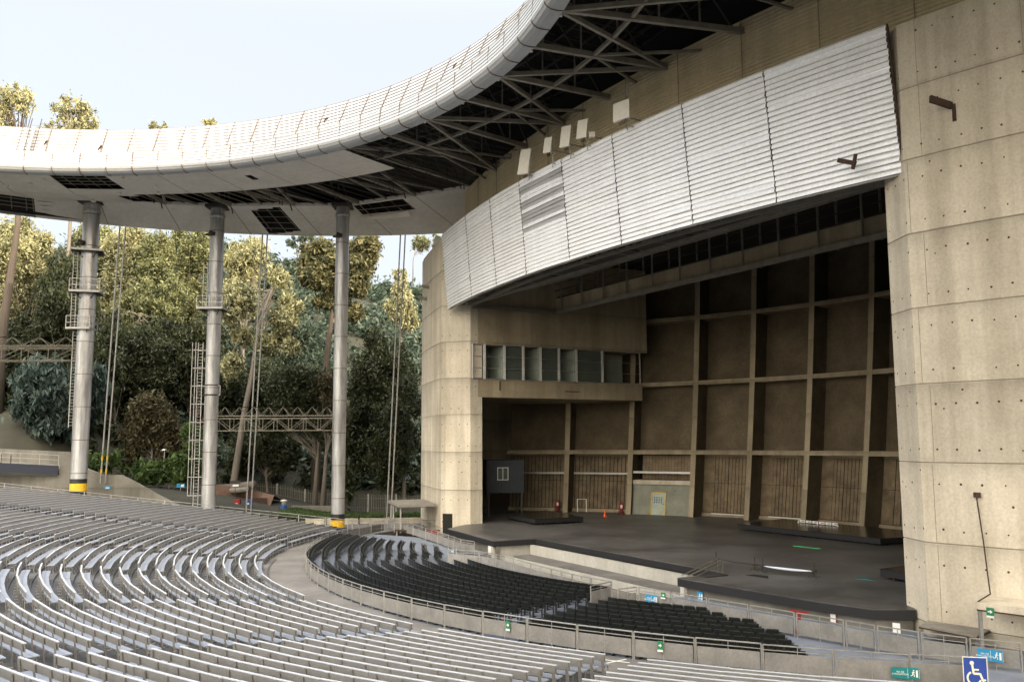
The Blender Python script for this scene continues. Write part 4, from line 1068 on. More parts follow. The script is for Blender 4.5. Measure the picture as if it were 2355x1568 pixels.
PT = [(11.0, -26.6), (13.0, -26.17), (15.12, -25.85), (17.27, -25.45), (19.5, -25.06), (21.6, -24.6), (22.9, -24.4), (24.5, -24.0), (26.0, -23.4), (27.5, -22.6)]
for p, q in zip(PT, PT[1:]): rail_panel(t, L(*p), L(*q), gap=.06)
t = thing('balustrade', 'short steel barrier pair flanking the ramp opening between the black seat blocks', 'railing', L(9.6, -28))
rail_panel(t, L(9.6, -28.45), L(8.96, -26.72)); rail_panel(t, L(11.02, -27.85), L(10.98, -26.66))
t = thing('balustrade', 'sloping steel rails by the dark doorway at the left pier', 'railing', L(-24, -24))
PT = [(-33.5, -21.8), (-31.0, -22.4), (-28.2, -22.6), (-25.0, -22.9), (-21.5, -23.3), (-18.5, -23.6), (-15.5, -24.1), (-12.4, -24.6)]
for p, q in zip(PT, PT[1:]): rail_panel(t, L(*p), L(*q))
rail_panel(t, L(-12.4, -24.6), L(-10.6, -24.4)); rail_panel(t, L(-10.5, -26.1), L(-8.4, -26.9)); rail_panel(t, L(-12.2, -25.2), L(-10.6, -26.0))
t = thing('balustrade', 'open steel rails on the landing behind the far black seats', 'railing', P(164, 39))
q = [P(160.4, 40.9), (-13.2, 83.2, 0), (-10.9, 84.0, 0), (-8.6, 84.6, 0)]
for a_, b_ in zip(q, q[1:]): rail_panel(t, a_, b_, infill=False)
q = [P(161.5, 38.3), (-10.6, 80.6, 0), (-8.2, 81.2, 0), (-6.4, 81.6, 0)]
for a_, b_ in zip(q, q[1:]): rail_panel(t, a_, b_, infill=False)
# long rail behind the far ends of the benches
t = thing('balustrade', 'long low double rail running behind the far bench ends past the columns', 'railing', (-30, 82.9, 1.8))
xs_ = [-14.6-2.45*i for i in range(17)]
def zr(x, y): r_ = math.hypot(x-CX, y-CY); return max(0, DZ*(r_-R0)/DR)
for i, (x, x2) in enumerate(zip(xs_, xs_[1:])):
    y1, y2 = 82.05, 82.05
    a_ = Vector((x, y1, zr(x, y1))); b_ = Vector((x2, y2, zr(x2, y2))); fr = MB()
    for h in (.98, .72): fr.tube([a_+Vector((0, 0, h)), b_+Vector((0, 0, h))], .025, 'steel', n=6)
    fr.bar(a_-Vector((0, 0, .2)), a_+Vector((0, 0, 1)), .07, 'rust' if 3 <= i <= 6 else 'steel'); obj('rail_panel', fr, parent=t)

# ================================================================ STAGE CLUTTER
def put(name, mb, lab, cat, group=None, smooth=False): return tag(obj(name, mb, smooth=smooth), lab, cat, group)
t = thing('traffic_cone', 'orange traffic cone standing alone at the back of the stage', 'traffic cone', L(-23.3, -4.0, .9))
x, y, z = L(-23.3, -4.0, .9); mb = MB(); mb.lathe((x, y, z), [(.15, .03), (.13, .1), (.035, .72), (.0, .73)], 'orange', n=14); obj('cone', mb, parent=t, smooth=True)
mb = MB(); mb.box((x, y, z+.015), (.4, .4, .03), 'orange'); obj('base', mb, parent=t)
for (u, n, lab) in ((-31.3, -4.2, 'red wheeled fire extinguisher beside the left rib of the back wall'), (-24.9, -.9, 'red wheeled fire extinguisher beside the second rib near the grey door wall')):
    x, y, z = L(u, n, .9); t = thing('fire_extinguisher', lab, 'fire extinguisher', (x, y, z), group='red fire extinguishers at the back wall')
    mb = MB(); mb.lathe((x, y, z), [(.0, .1), (.15, .13), (.17, .24), (.17, .95), (.13, 1.1), (.05, 1.18), (.04, 1.28)], 'red', n=16); obj('cylinder', mb, parent=t, smooth=True)
    mb = MB(); mb.bar((x-.2, y+.1, z+.1), (x-.2, y+.1, z+1.15), .04, 'red'); mb.bar((x+.2, y+.1, z+.1), (x+.2, y+.1, z+1.15), .04, 'red'); mb.bar((x-.2, y+.1, z+1.15), (x+.2, y+.1, z+1.15), .04, 'red'); obj('handle', mb, parent=t)
    for s in (-.25, .25): mb = MB(); mb.tube([(x+s-.03, y+.05, z+.14), (x+s+.03, y+.05, z+.14)], .14, 'black', n=14); obj('wheel', mb, parent=t)
    mb = MB(); mb.box((x, y-.21, z+.75), (.2, .03, .3), 'signwhite'); obj('label_sticker', mb, parent=t)
x, y, z = L(-29.2, -2.6, .9); mb = MB()
for s in (-.45, .45):
    for yy in (0, .5): mb.bar((x+s, y+yy, z), (x+s, y+yy, z+1.25), .05, 'signwhite')
    mb.bar((x+s, y, z+1.25), (x+s, y+.5, z+1.25), .05, 'signwhite')
mb.bar((x-.45, y+.5, z+1.25), (x+.45, y+.5, z+1.25), .05, 'signwhite'); put('white_frame', mb, 'small white tubular frame standing at the boarded back wall', 'frame')
# doors and cabinets at the dark left end
for i, (u, n, w, h, lab, c) in enumerate(((-35.6, -4.8, 1.35, 1.95, 'wide pale cabinet in the dark left corner of the stage', 'room'), (-34.3, -3.8, 1.0, 1.95, 'grey framed cabinet door next to the pale cabinet', 'room'), (-33.1, -3.3, .75, 1.95, 'narrow pale cabinet right of the grey door', 'signwhite'))):
    x, y, z = L(u, n, .9); ang = math.atan2(UY, UX)+R(42); t = thing('cabinet', lab, 'cabinet', (x, y, z))
    mb = MB(); mb.box((x, y, z+h/2), (w, .3, h), 'room'); obj('body', mb, parent=t)
    mb = MB(); mb.box((x, y-.165, z+h/2), (w-.12, .03, h-.12), c); mb.bar((x+w*.3, y-.19, z+.9), (x+w*.3, y-.19, z+1.15), .03, 'dark'); obj('door', mb, parent=t)
# navy cabin on legs
cx_, cy_ = L(-31.2, -10.6)[:2]; ang = R(6)
t = thing('cabin', 'dark navy metal cabin with white window raised on legs at the left of the stage', 'cabin', (cx_, cy_, .9))
mb = MB(); M3 = Matrix.Rotation(ang, 3, 'Z'); mb.box((cx_, cy_, 4.65), (3.6, 4.5, 3.1), 'navypanel', rz=ang)
for k in range(14):
    v = M3 @ Vector((-1.7+.26*k, -2.27, 0)); mb.box((cx_+v.x, cy_+v.y, 4.65), (.05, .04, 3.0), 'navy', rz=ang)
obj('body', mb, parent=t)
wv = M3 @ Vector((-.25, -2.3, 0)); fr = MB()
for dx in (-.5, 0, .5): v = M3 @ Vector((-.25+dx, -2.31, 0)); fr.bar((cx_+v.x, cy_+v.y, 4.35), (cx_+v.x, cy_+v.y, 5.5), .07, 'signwhite')
for z in (4.35, 5.5): a_ = M3 @ Vector((-.8, -2.31, 0)); b_ = M3 @ Vector((.3, -2.31, 0)); fr.bar((cx_+a_.x, cy_+a_.y, z), (cx_+b_.x, cy_+b_.y, z), .07, 'signwhite')
wf = obj('window', fr, parent=t); mb = MB(); mb.box((cx_+wv.x, cy_+wv.y+.02, 4.92), (1.0, .04, 1.1), 'glass', rz=ang); obj('pane', mb, parent=wf)
for s in (-1.6, 1.6):
    for s2 in (-2, 2): v = M3 @ Vector((s, s2, 0)); mb = MB(); mb.bar((cx_+v.x, cy_+v.y, .9), (cx_+v.x, cy_+v.y, 3.1), .15, 'darksteel'); obj('leg', mb, parent=t)
# striped tape along the riser, green strip, tube on stands
mb = MB(); a_, b_ = Vector(L(-5.8, 2.7, 1.4)), Vector(L(-1.9, 2.75, 1.4)); mb.bar(a_+Vector((0, 0, .12)), b_+Vector((0, 0, .12)), .02, 'signwhite', h=.19)
for k in range(6): f = (k+.1)/6; c = a_.lerp(b_, f); mb.bar(c+Vector((0, 0, .12)), c+(b_-a_)*.022+Vector((0, 0, .12)), .03, 'red', h=.192); 
for k in range(6): f = (k+.55)/6; c = a_.lerp(b_, f); mb.bar(c+Vector((0, 0, .12)), c+(b_-a_)*.07+Vector((0, 0, .12)), .028, 'black', h=.05)
for f in (0, .5, 1): c = a_.lerp(b_, f); mb.bar(c-Vector((0, 0, .04)), c+Vector((0, 0, .05)), .1, 'signwhite')
put('barrier_tape', mb, 'white and red striped barrier strip lying along the back of the long riser', 'barrier tape')
mb = MB(); mb.prism([L(2.5, -6.85)[:2], L(4.5, -6.65)[:2], L(4.55, -6.5)[:2], L(2.6, -6.65)[:2]], .9, .93, 'green'); put('green_strip', mb, 'bright green strip lying on the middle of the stage floor', 'strip')
mb = MB(); mb.prism([L(14.3, -15.05)[:2], L(15.2, -14.75)[:2], L(14.5, -14.45)[:2]], .9, .92, 'signteal'); put('cloth_scrap', mb, 'pale green triangular scrap on the right part of the stage', 'scrap')
for k, (u, n) in enumerate(((6.74, -17.65), (9.56, -17.41), (10.08, -17.34), (12.9, -16.5))):
    x, y, z = L(u, n, .9); mb = MB()
    mb.bar((x, y, z), (x, y, z+.75), .05, 'darksteel')
    for dx, dy in ((.3, 0), (-.3, 0), (0, .3), (0, -.3)): mb.bar((x+dx, y+dy, z), (x, y, z+.4), .03, 'darksteel')
    mb.bar((x-.15, y, z+.35), (x+.15, y, z+.35), .05, 'rust')
    put('stand', mb, ['black metal stand at the left end of the row on the stage front', 'black metal stand left of the pair carrying the pale tube', 'black metal stand at the left end of the pale tube', 'black metal stand at the right end of the pale tube'][k], 'stand', 'metal stands on the stage front')
mb = MB(); a_, b_ = Vector(L(10.1, -17.3, 1.22)), Vector(L(12.9, -16.5, 1.22)); pts = [a_.lerp(b_, i/8)-Vector((0, 0, .04*sin(math.pi*i/8))) for i in range(9)]
mb.tube(pts, [.02, .04, .06, .07, .07, .07, .06, .04, .02], 'paletube', n=10); put('pale_tube', mb, 'long pale blue-white tube resting across two stands on the stage front', 'tube', smooth=True)
mb = MB(); mb.tube([L(6.74, -17.65, 1.3), L(8.1, -17.6, 1.22), L(9.56, -17.41, 1.25), L(10.1, -17.3, 1.22)], .02, 'black', n=5); put('cable', mb, 'black cable sagging between the stands left of the pale tube', 'cable')
t = thing('stair', 'small steel stair with handrails at the corner of the stage front', 'stair', L(9.25, -20.3))
mb = MB()
for k in range(5): mb.prism([L(9.35, -20.2-.3*k)[:2], L(10.1, -20.2-.3*k)[:2], L(10.1, -19.9-.3*k)[:2], L(9.35, -19.9-.3*k)[:2]], .93, .96, 'darksteel')
obj('tread', mb, parent=t)
for u in (9.2, 9.6):
    mb = MB(); mb.tube([L(u, -22.3, 1.0), L(u, -19.8, 1.7), L(u, -19.8, .9)], .022, 'oldsteel', n=6); mb.tube([L(u, -22.2, .8), L(u, -19.8, 1.5)], .016, 'oldsteel', n=6); obj('handrail', mb, parent=t)
mb = MB(); mb.prism([L(10.4, -19.0)[:2], L(11.9, -18.8)[:2], L(11.3, -18.2)[:2], L(10.5, -18.4)[:2]], .905, .912, 'dark'); put('floor_hatch', mb, 'small black open hatch in the stage floor beside the stair', 'hatch')

# canopies at both piers
def canopy(lab, pts, z, th, posts, mat='wood'):
    t = thing('canopy', lab, 'canopy', L(pts[0][0], pts[0][1], 0)); mb = MB(); mb.prism([L(*p)[:2] for p in pts], z, z+th, mat)
    for k in range(len(pts)): mb.bar(L(*pts[k], z+.02), L(*pts[(k+1) % len(pts)], z+.02), .08, 'rust', h=.05)
    obj('slab', mb, parent=t)
    for (u, n, zb) in posts: mb = MB(); mb.bar(L(u, n, zb), L(u, n, z), .12, 'steel'); obj('post', mb, parent=t)
canopy('weathered flat canopy on thin posts beside the left pier', [(-33.5, -21.8), (-27.6, -23.2), (-26.6, -20.1), (-33.0, -18.4)], 2.25, .3, [(-33.3, -21.6, 0), (-31.2, -22.2, 0), (-27.8, -22.9, 0)])
mb = MB(); mb.prism([L(-27.9, -23.4)[:2], L(-25.2, -21.9)[:2], L(-25.6, -20.1)[:2], L(-28.2, -21.5)[:2]], .25, .35, 'rust'); mb.bar(L(-27.9, -23.2, -.6), L(-27.9, -23.2, .3), .12, 'steel'); put('ledge_shelf', mb, 'thin rusty-edged shelf under the left canopy next to the dark doorway', 'shelf')
canopy('low weathered slab on posts against the foot of the right pier', [(22.6, -21.4), (22.15, -20.2), (24.5, -19.75), (24.95, -21.3)][::-1], .54, .1, [(22.6, -21.3, -.5), (24.9, -21.2, -.5)])
canopy('higher concrete canopy at the right edge of the frame with an exit sign', [(25.1, -21.35), (31.5, -20.0), (30.5, -18.1), (24.6, -19.7)], 1.62, .3, [(25.15, -21.3, -.5)], 'conc')
mb = MB(); mb.tube([L(24.35, -19.85, 5.8), L(24.5, -19.8, 4.0), L(24.6, -19.8, 2.6), L(24.9, -20.2, 2.1), L(25.1, -21.3, 1.95)], .028, 'rust', n=6); mb.box(L(24.35, -19.8, 5.85), (.2, .2, .2), 'rust'); put('conduit', mb, 'rusty conduit running down the right concrete pier to the canopy', 'conduit')

# ================================================================ SIGNS
def facing(u_, n_, off=0): return math.atan2(UY, UX)+off
def text(parent, s, c, size, rz, mat, name='lettering'):
    cu = bpy.data.curves.new(name, 'FONT'); cu.body = s; cu.size = size; cu.align_x = 'CENTER'; cu.align_y = 'CENTER'; cu.extrude = .004; cu.space_line = .9
    tmp = bpy.data.objects.new(name, cu); link(tmp); dg_ = bpy.context.evaluated_depsgraph_get(); me = bpy.data.meshes.new_from_object(tmp.evaluated_get(dg_)); bpy.data.objects.remove(tmp)
    me.materials.clear(); me.materials.append(MT[mat]); o = link(bpy.data.objects.new(name, me))
    if parent.type == 'EMPTY': o.parent = parent; o.matrix_parent_inverse = parent.matrix_world.inverted()
    else: o.parent = parent
    o.matrix_basis = Matrix.Translation(c) @ Matrix.Rotation(rz, 4, 'Z') @ Matrix.Rotation(R(90), 4, 'X'); return o
def runner(mb, c, rz, h, m, door=True):
    """running man pictogram with door, flat bars in the sign plane"""
    X = Vector((cos(rz), sin(rz), 0)); Z = Vector((0, 0, 1)); O = Vector(c)
    def q(a, b): return O+X*a*h+Z*b*h
    def ln(a, b, w): mb.bar(q(*a), q(*b), w*h, m, h=.01, up=tuple(X.cross(Z))) if False else mb.bar(q(*a), q(*b), .006, m, h=w*h, up=tuple(X.cross(Z).cross((q(*b)-q(*a)).normalized())))
    k = 8; cc = q(.02, .36); mb.add([tuple(cc+(X*cos(2*math.pi*i/k)+Z*sin(2*math.pi*i/k))*.08*h) for i in range(k)], [tuple(range(k))], m)
    for a, b, w in (((0, .25), (-.08, -.02), .13), ((0, .22), (.16, .1), .06), ((.0, .22), (-.17, .12), .06), ((-.08, 0), (.08, -.12), .08), ((.08, -.12), (.06, -.34), .07), ((-.08, 0), (-.16, -.2), .08), ((-.16, -.2), (-.32, -.22), .07)):
        ln(a, b, w)
    if door: ln((.36, -.38), (.36, .4), .2)
def sign(name, lab, cat, c, w, h, rz, mat, kind, border=None, words=None):
    t = thing(name, lab, cat, c); X = Vector((cos(rz), sin(rz), 0)); Nn = Vector((sin(rz), -cos(rz), 0)); c = Vector(c)
    mb = MB(); mb.box(c, (w, .02, h), border or mat, rz=rz)
    if border: mb.box(c+Nn*.004, (w-.05, .02, h-.05), mat, rz=rz)
    obj('board', mb, parent=t); f = c+Nn*.018
    if kind == 'evac':
        mb = MB(); runner(mb, f+X*w*.27+Nn*.003, rz, h*.8, 'signwhite')
        for s in (-1, 1): mb.bar(f+X*(w*.27+s*h*.48)-Vector((0, 0, h*.42)), f+X*(w*.27+s*h*.48)+Vector((0, 0, h*.42)), .008, 'signwhite')
        obj('pictogram', mb, parent=t); text(t, 'VIA DE\nEVACUACION', f-X*w*.2+Nn*.002, h*.22, rz, 'signwhite')
    if kind == 'arrow':
        mb = MB(); 
        def q(a, b): return f+X*a*w+Vector((0, 0, b*h+h*.1))+Nn*.004
        mb.add([q(-.3, -.06), q(.0, -.06), q(.0, -.2), q(.32, .0), q(.0, .2), q(.0, .06), q(-.3, .06)], [(0, 1, 2, 3, 4, 5, 6)], 'signwhite'); obj('arrow', mb, parent=t)
        mb = MB(); mb.box(f-Vector((0, 0, h*.4))+Nn*.002, (w, .008, h*.2), 'signwhite', rz=rz); obj('caption_strip', mb, parent=t)
    if kind == 'run': mb = MB(); runner(mb, f+Nn*.003, rz, h*.8, 'signwhite'); obj('pictogram', mb, parent=t)
    if kind == 'wheel':
        mb = MB()
        def q(a, b): return f+X*a*w+Vector((0, 0, b*w))+Nn*.004
        def arc(cx0, cy0, r_, a0, a1, wd, n=22):
            A = [a0+(a1-a0)*i/n for i in range(n+1)]
            mb.grid([[q(cx0+(r_-wd)*cos(R(a)), cy0+(r_-wd)*sin(R(a))) for a in A], [q(cx0+(r_+wd)*cos(R(a)), cy0+(r_+wd)*sin(R(a))) for a in A]], 'cream')
        def ln(a, b, wd):
            A, B = Vector(a), Vector(b); d = (B-A).normalized(); n_ = Vector((-d.y, d.x))*wd
            mb.add([q(*(A+n_)), q(*(B+n_)), q(*(B-n_)), q(*(A-n_))], [(0, 1, 2, 3)], 'cream')
        arc(-.13, .42, .045, 0, 360, .045)
        arc(-.07, -.22, .265, 115, 345, .04)
        ln((-.12, .36), (-.08, -.03), .045); ln((-.10, .14), (.14, .14), .035); ln((-.09, -.03), (.17, -.03), .045); ln((.17, .0), (.29, -.33), .045); ln((.26, -.34), (.40, -.27), .04)
        obj('pictogram', mb, parent=t)
    return t
rzU = math.atan2(UY, UX)
def atR(a, r_, z): return P(a, r_, z)
sign('accessibility_sign', 'blue and cream wheelchair sign standing at the bottom right', 'sign', P(256.5, 38.9, .72), .72, .98, R(256.5-180-90-0)+R(0), 'signblue', 'wheel', border='cream')
sign('evacuation_sign', 'teal evacuation route sign on the grey panels at lower right', 'sign', P(253.6, 38.20, .42), .86, .36, R(253.6+90), 'signteal', 'evac', border='signteal')
sign('evacuation_sign', 'cyan evacuation route sign on the far rail at the right edge', 'sign', L(26.7, -23.25, .52), .80, .40, rzU+R(22), 'signcyan', 'evac')
sign('evacuation_sign', 'green running man sign on the sloping rail at the right edge', 'sign', L(28.4, -23.0, .55), .5, .28, rzU+R(-5), 'signgreen', 'run')
sign('arrow_sign', 'green arrow sign on the balustrade below the middle seat block', 'sign', P(231.15, 38.17, .60), .20, .38, R(231.15+90), 'signgreen', 'arrow')
sign('arrow_sign', 'green arrow sign on the balustrade below the right seat block', 'sign', P(241.25, 38.17, .60), .20, .38, R(241.25+90), 'signgreen', 'arrow')
sign('arrow_sign', 'small green arrow sign on the rail below the stage skirt', 'sign', L(12.6, -26.35, .8), .28, .28, rzU+R(10), 'signgreen', 'arrow')
sign('evacuation_sign', 'small blue evacuation sign on the rail right of the ramp opening', 'sign', L(11.9, -26.5, .55), .7, .38, rzU+R(12), 'signcyan', 'evac')
sign('evacuation_sign', 'small blue evacuation sign behind the far black seats', 'sign', L(-10.0, -26.4, .5), .75, .36, rzU+R(-14), 'signcyan', 'evac')
sign('arrow_sign', 'green exit sign under the edge of the right canopy', 'sign', L(25.6, -21.36, 1.62), .28, .36, rzU+R(8), 'signgreen', 'arrow')
sign('notice_sign', 'white notice with red ring on the concrete below the stage corner', 'sign', L(21.2, -21.0, .25), .3, .42, rzU+R(25), 'signwhite', 'none')
sign('notice_sign', 'white notice sheets on the stage base wall left of the pit', 'sign', L(-12.0, -22.45, .15), .45, .6, rzU, 'signwhite', 'none')
sign('notice_sign', 'blue notice with figure on the stage base wall at the pit corner', 'sign', L(10.7, -22.42, .1), .42, .55, rzU, 'signcyan', 'run')
sign('notice_sign', 'red framed notice on the stage base wall above the red stand', 'sign', L(18.4, -21.55, .25), .34, .4, rzU, 'signwhite', 'none', border='red')
t = thing('red_stand', 'red metal stand with crossbar leaning behind the right balustrade', 'stand', L(18.9, -24.2))
mb = MB(); mb.bar(L(18.9, -24.2, 0), L(18.9, -24.2, .8), .12, 'red'); mb.bar(L(18.9, -24.2, 0), L(18.9, -24.2, .1), .5, 'red'); obj('post', mb, parent=t)
mb = MB(); mb.bar(L(18.45, -24.25, .84), L(19.35, -24.15, .86), .09, 'red', h=.11); obj('crossbar', mb, parent=t)
mb = MB(); mb.box(L(-21.7, -22.6, .35), (.9, .5, .7), 'red'); mb.box(L(-21.7, -22.6, .72), (.94, .54, .05), 'red'); put('red_box', mb, 'red box beside the dark doorway of the left pier', 'box')

# ================================================================ LEFT SIDE: wall, balcony, garden furniture
YW = 86.95
prof = [(-60, 4.9), (-44.2, 4.9), (-43.9, 5.9), (-43.5, 6.3), (-42.9, 6.7), (-42.0, 6.0), (-41.2, 5.55), (-39.7, 4.95), (-38.0, 4.98), (-36.2, 4.1), (-34.4, 3.1), (-32.7, 2.25), (-31.4, 1.75)]
mb = MB(); mb.grid([[(x, YW, -.5) for x, z in prof], [(x, YW, z) for x, z in prof], [(x, YW+.35, z) for x, z in prof], [(x, YW+.35, -.5) for x, z in prof]], 'conc_old')
put('retaining_wall', mb, 'bare concrete retaining wall with stepped sloping top behind the leftmost column', 'wall')
t = thing('balcony', 'concrete balcony with navy edge band and thin railing at the far left', 'balcony', (-50, 89, 4.5))
mb = MB(); mb.prism([(-62, 82.1), (-44.0, 86.7), (-43.9, 92), (-62, 94)], [6.55, 5.0, 5.6, 6.6], [6.7, 5.4, 5.8, 6.8], 'conc_old'); obj('floor', mb, parent=t)
mb = MB(); mb.prism([(-62, 82.0), (-43.95, 86.6), (-43.95, 86.75), (-62, 82.15)], [6.6, 5.0, 5.0, 6.6], [7.1, 5.9, 5.9, 7.1], 'navy'); obj('edge_band', mb, parent=t)
mb = MB(); mb.prism([(-62, 92.3), (-43.9, 91.0), (-43.9, 91.2), (-62, 92.5)], 5.6, [8.0, 7.1, 7.1, 8.0], 'conc_old'); obj('parapet', mb, parent=t)
mb = MB(); a_, b_ = Vector((-62, 82.1, 7.0)), Vector((-43.95, 86.65, 5.85))
for h in (1.05, .6): mb.tube([a_+Vector((0, 0, h)), b_+Vector((0, 0, h))], .025, 'steel', n=6)
for k in range(12): c = a_.lerp(b_, k/11); mb.bar(c, c+Vector((0, 0, 1.05)), .04, 'steel')
for k in range(6): c = a_.lerp(b_, .55+k*.045); mb.bar(c, c+Vector((0, 0, .85)), .06, 'rust')
obj('railing', mb, parent=t)
for (x, w, lab) in ((-39.2, .55, 'tiny cyan sign on the concrete wall right of the leftmost column'),):
    mb = MB(); mb.box((x, YW-.03, 3.75), (w, .03, .3), 'signcyan'); mb.box((x, YW-.05, 3.75), (w*.6, .012, .08), 'signwhite'); put('wall_sign', mb, lab, 'sign')
t = thing('post_sign', 'small cyan sign on a thin post left of the middle column', 'sign', (-35.6, 96, 2.4)); mb = MB(); mb.box((-35.5, 96, 3.5), (.85, .04, .42), 'signcyan'); mb.box((-35.3, 95.97, 3.5), (.3, .02, .26), 'signwhite'); obj('board', mb, parent=t); mb = MB(); mb.bar((-35.5, 96.05, 2.2), (-35.5, 96.05, 3.5), .06, 'steel'); obj('post', mb, parent=t)
t = thing('post_sign', 'dark sign with white arrow on a post above the red earth', 'sign', (-28.75, 93, 1.5)); mb = MB(); mb.box((-28.75, 93, 3.95), (1.1, .04, .32), 'black'); mb.box((-28.7, 93, 3.62), (.6, .04, .2), 'signwhite'); obj('board', mb, parent=t); mb = MB(); mb.bar((-28.75, 93.05, 1), (-28.75, 93.05, 4.1), .06, 'darksteel'); obj('post', mb, parent=t)
t = thing('lamp_post', 'slim grey lamp post in front of the green shrubs', 'lamp post', (-38.2, 98, 2.6)); mb = MB(); mb.tube([(-38.4, 98, 2.4), (-38.1, 98, 7.3)], [.09, .06], 'steel', n=8); obj('pole', mb, parent=t); mb = MB(); mb.box((-38.1, 97.8, 7.3), (.3, .5, .14), 'signwhite'); mb.bar((-38.6, 98, 7.2), (-37.7, 98, 7.2), .04, 'steel'); obj('lamp', mb, parent=t)
for (x, y, z, c, lab) in ((-28.55, 93.2, 1.35, 'red', 'red litter bin on the garden edge right of the middle column'), (-27.4, 93.4, 1.35, 'blue', 'blue litter bin next to the red one behind the tie rods')):
    t = thing('litter_bin', lab, 'bin', (x, y, z)); mb = MB(); mb.prism([(x-.32, y-.25), (x+.32, y-.25), (x+.32, y+.25), (x-.32, y+.25)], z-.4, z+.75, c); obj('body', mb, parent=t); mb = MB(); mb.box((x, y-.02, z+.8), (.7, .55, .1), c); mb.box((x, y-.27, z+.4), (.22, .02, .14), 'signwhite'); obj('lid', mb, parent=t)
t = thing('barrel', 'blue barrel with a white top standing on the garden edge', 'barrel', (-24.3, 95.5, .5)); mb = MB(); mb.lathe((-24.3, 95.5, .35), [(.33, 0), (.36, .25), (.36, .95), (.33, 1.15)], 'blue', n=18); obj('drum', mb, parent=t, smooth=True); mb = MB(); mb.lathe((-24.3, 95.5, 1.5), [(.2, 0), (.26, .3), (.42, .38), (.1, .5)], 'cream', n=14); obj('top', mb, parent=t, smooth=True)
mb = MB(); A = [(-30.8, 3.4), (-29.6, 2.7), (-28, 2.4), (-26.4, 2.75), (-26.2, 1.2), (-31, 1.4)]
mb.prism([(-31.0, 97.0), (-26.5, 97.0), (-26.5, 97.1), (-31.0, 97.1)], .8, 2.1, 'rust'); put('mesh_barrier', mb, 'rusty orange mesh barrier around the dug earth', 'barrier')
mb = MB(); mb.prism([(-28.1, 95.4), (-27.0, 95.4), (-27.0, 95.6), (-28.1, 95.6)], 1, 2.9, 'rust') if False else None
mb = MB(); mb.tube([(-33.5, 100, 3.0), (-31, 99.5, 3.1), (-28.4, 99, 3.45)], [.35, .4, .42], 'bark', n=10); mb.tube([(-33, 99.4, 2.6), (-29.0, 98.6, 2.9)], [.3, .3], 'wood', n=10); put('fallen_log', mb, 'fat pale fallen log lying on the bank in front of the fence', 'log', smooth=True)
mb = MB(); mb.grid([[(x, 98+2*sin(x*.8), hillz(x, 98)-.2) for x in (-33+.7*i for i in range(11))], [(x, 99+1*sin(x*.8), hillz(x, 99)+1.0) for x in (-33+.7*i for i in range(11))], [(x, 102, hillz(x, 102)+.1) for x in (-33+.7*i for i in range(11))]], 'redsoil')
struct('earth_mound', mb, smooth=True)
mb = MB(); mb.prism([(-24.2, 98.2), (-18.8, 97.6), (-18.8, 98.2), (-24.2, 98.8)], .2, 1.15, 'conc_old'); put('low_wall', mb, 'short pale concrete wall in the garden between the two right-hand columns', 'wall')
# low concrete wall along the garden, behind the third column
t = thing('garden_wall', 'low concrete kerb wall with dark posts behind the yellow footed column', 'wall', (-14, 89, 0))
mb = MB(); mb.bar((-20.5, 89.2, .05), (-7.6, 89.6, .05), .2, 'conc', h=.95); obj('wall', mb, parent=t)
for x in (-18.5, -15.2, -11.8, -8.6): mb = MB(); mb.bar((x, 89.0, -.4), (x, 89.0, .62), .16, 'darksteel'); obj('post', mb, parent=t)
def palisade(lab, pts, h, st):
    t = thing('palisade_fence', lab, 'fence', pts[0]); mb = MB(); tot = 0; rl = MB(); rng = random.Random(8)
    for p, q in zip(pts, pts[1:]):
        p, q = Vector(p), Vector(q); n = int((q-p).length/st)
        for i in range(n):
            c = p.lerp(q, i/n); hh = h+rng.uniform(-.05, .05); mb.bar(c, c+Vector((rng.uniform(-.03, .03), 0, hh)), .075, 'oldsteel', h=.03)
        for z in (h*.3, h*.8): rl.bar(p+Vector((0, .05, z)), q+Vector((0, .05, z)), .045, 'oldsteel')
    o = obj('pales', mb, parent=t); o['kind'] = 'stuff'; obj('rail', rl, parent=t)
    for p in pts: mb = MB(); mb.bar(Vector(p)-Vector((0, 0, .5)), Vector(p)+Vector((0, 0, h+.1)), .12, 'steel'); obj('post', mb, parent=t)
palisade('grey palisade fence with pointed pales crossing the garden to the left of the third column', [(-40.5, 110, 1.9), (-34.5, 109, 1.6), (-28.2, 107.5, 1.3), (-24.5, 106, .7), (-20.5, 105, .5)], 1.75, .24)
palisade('dark palisade fence with tall pales between the third column and the pier', [(-19.5, 101.5, .2), (-16.2, 100.8, .1), (-13, 100.2, .1), (-10, 99.8, .1)], 2.05, .2)
palisade('white palisade fence high on the bank at the far left edge', [(-66, 108, 10.6), (-56, 106, 9.4), (-55.2, 105.8, 8.8)], 1.8, .25)
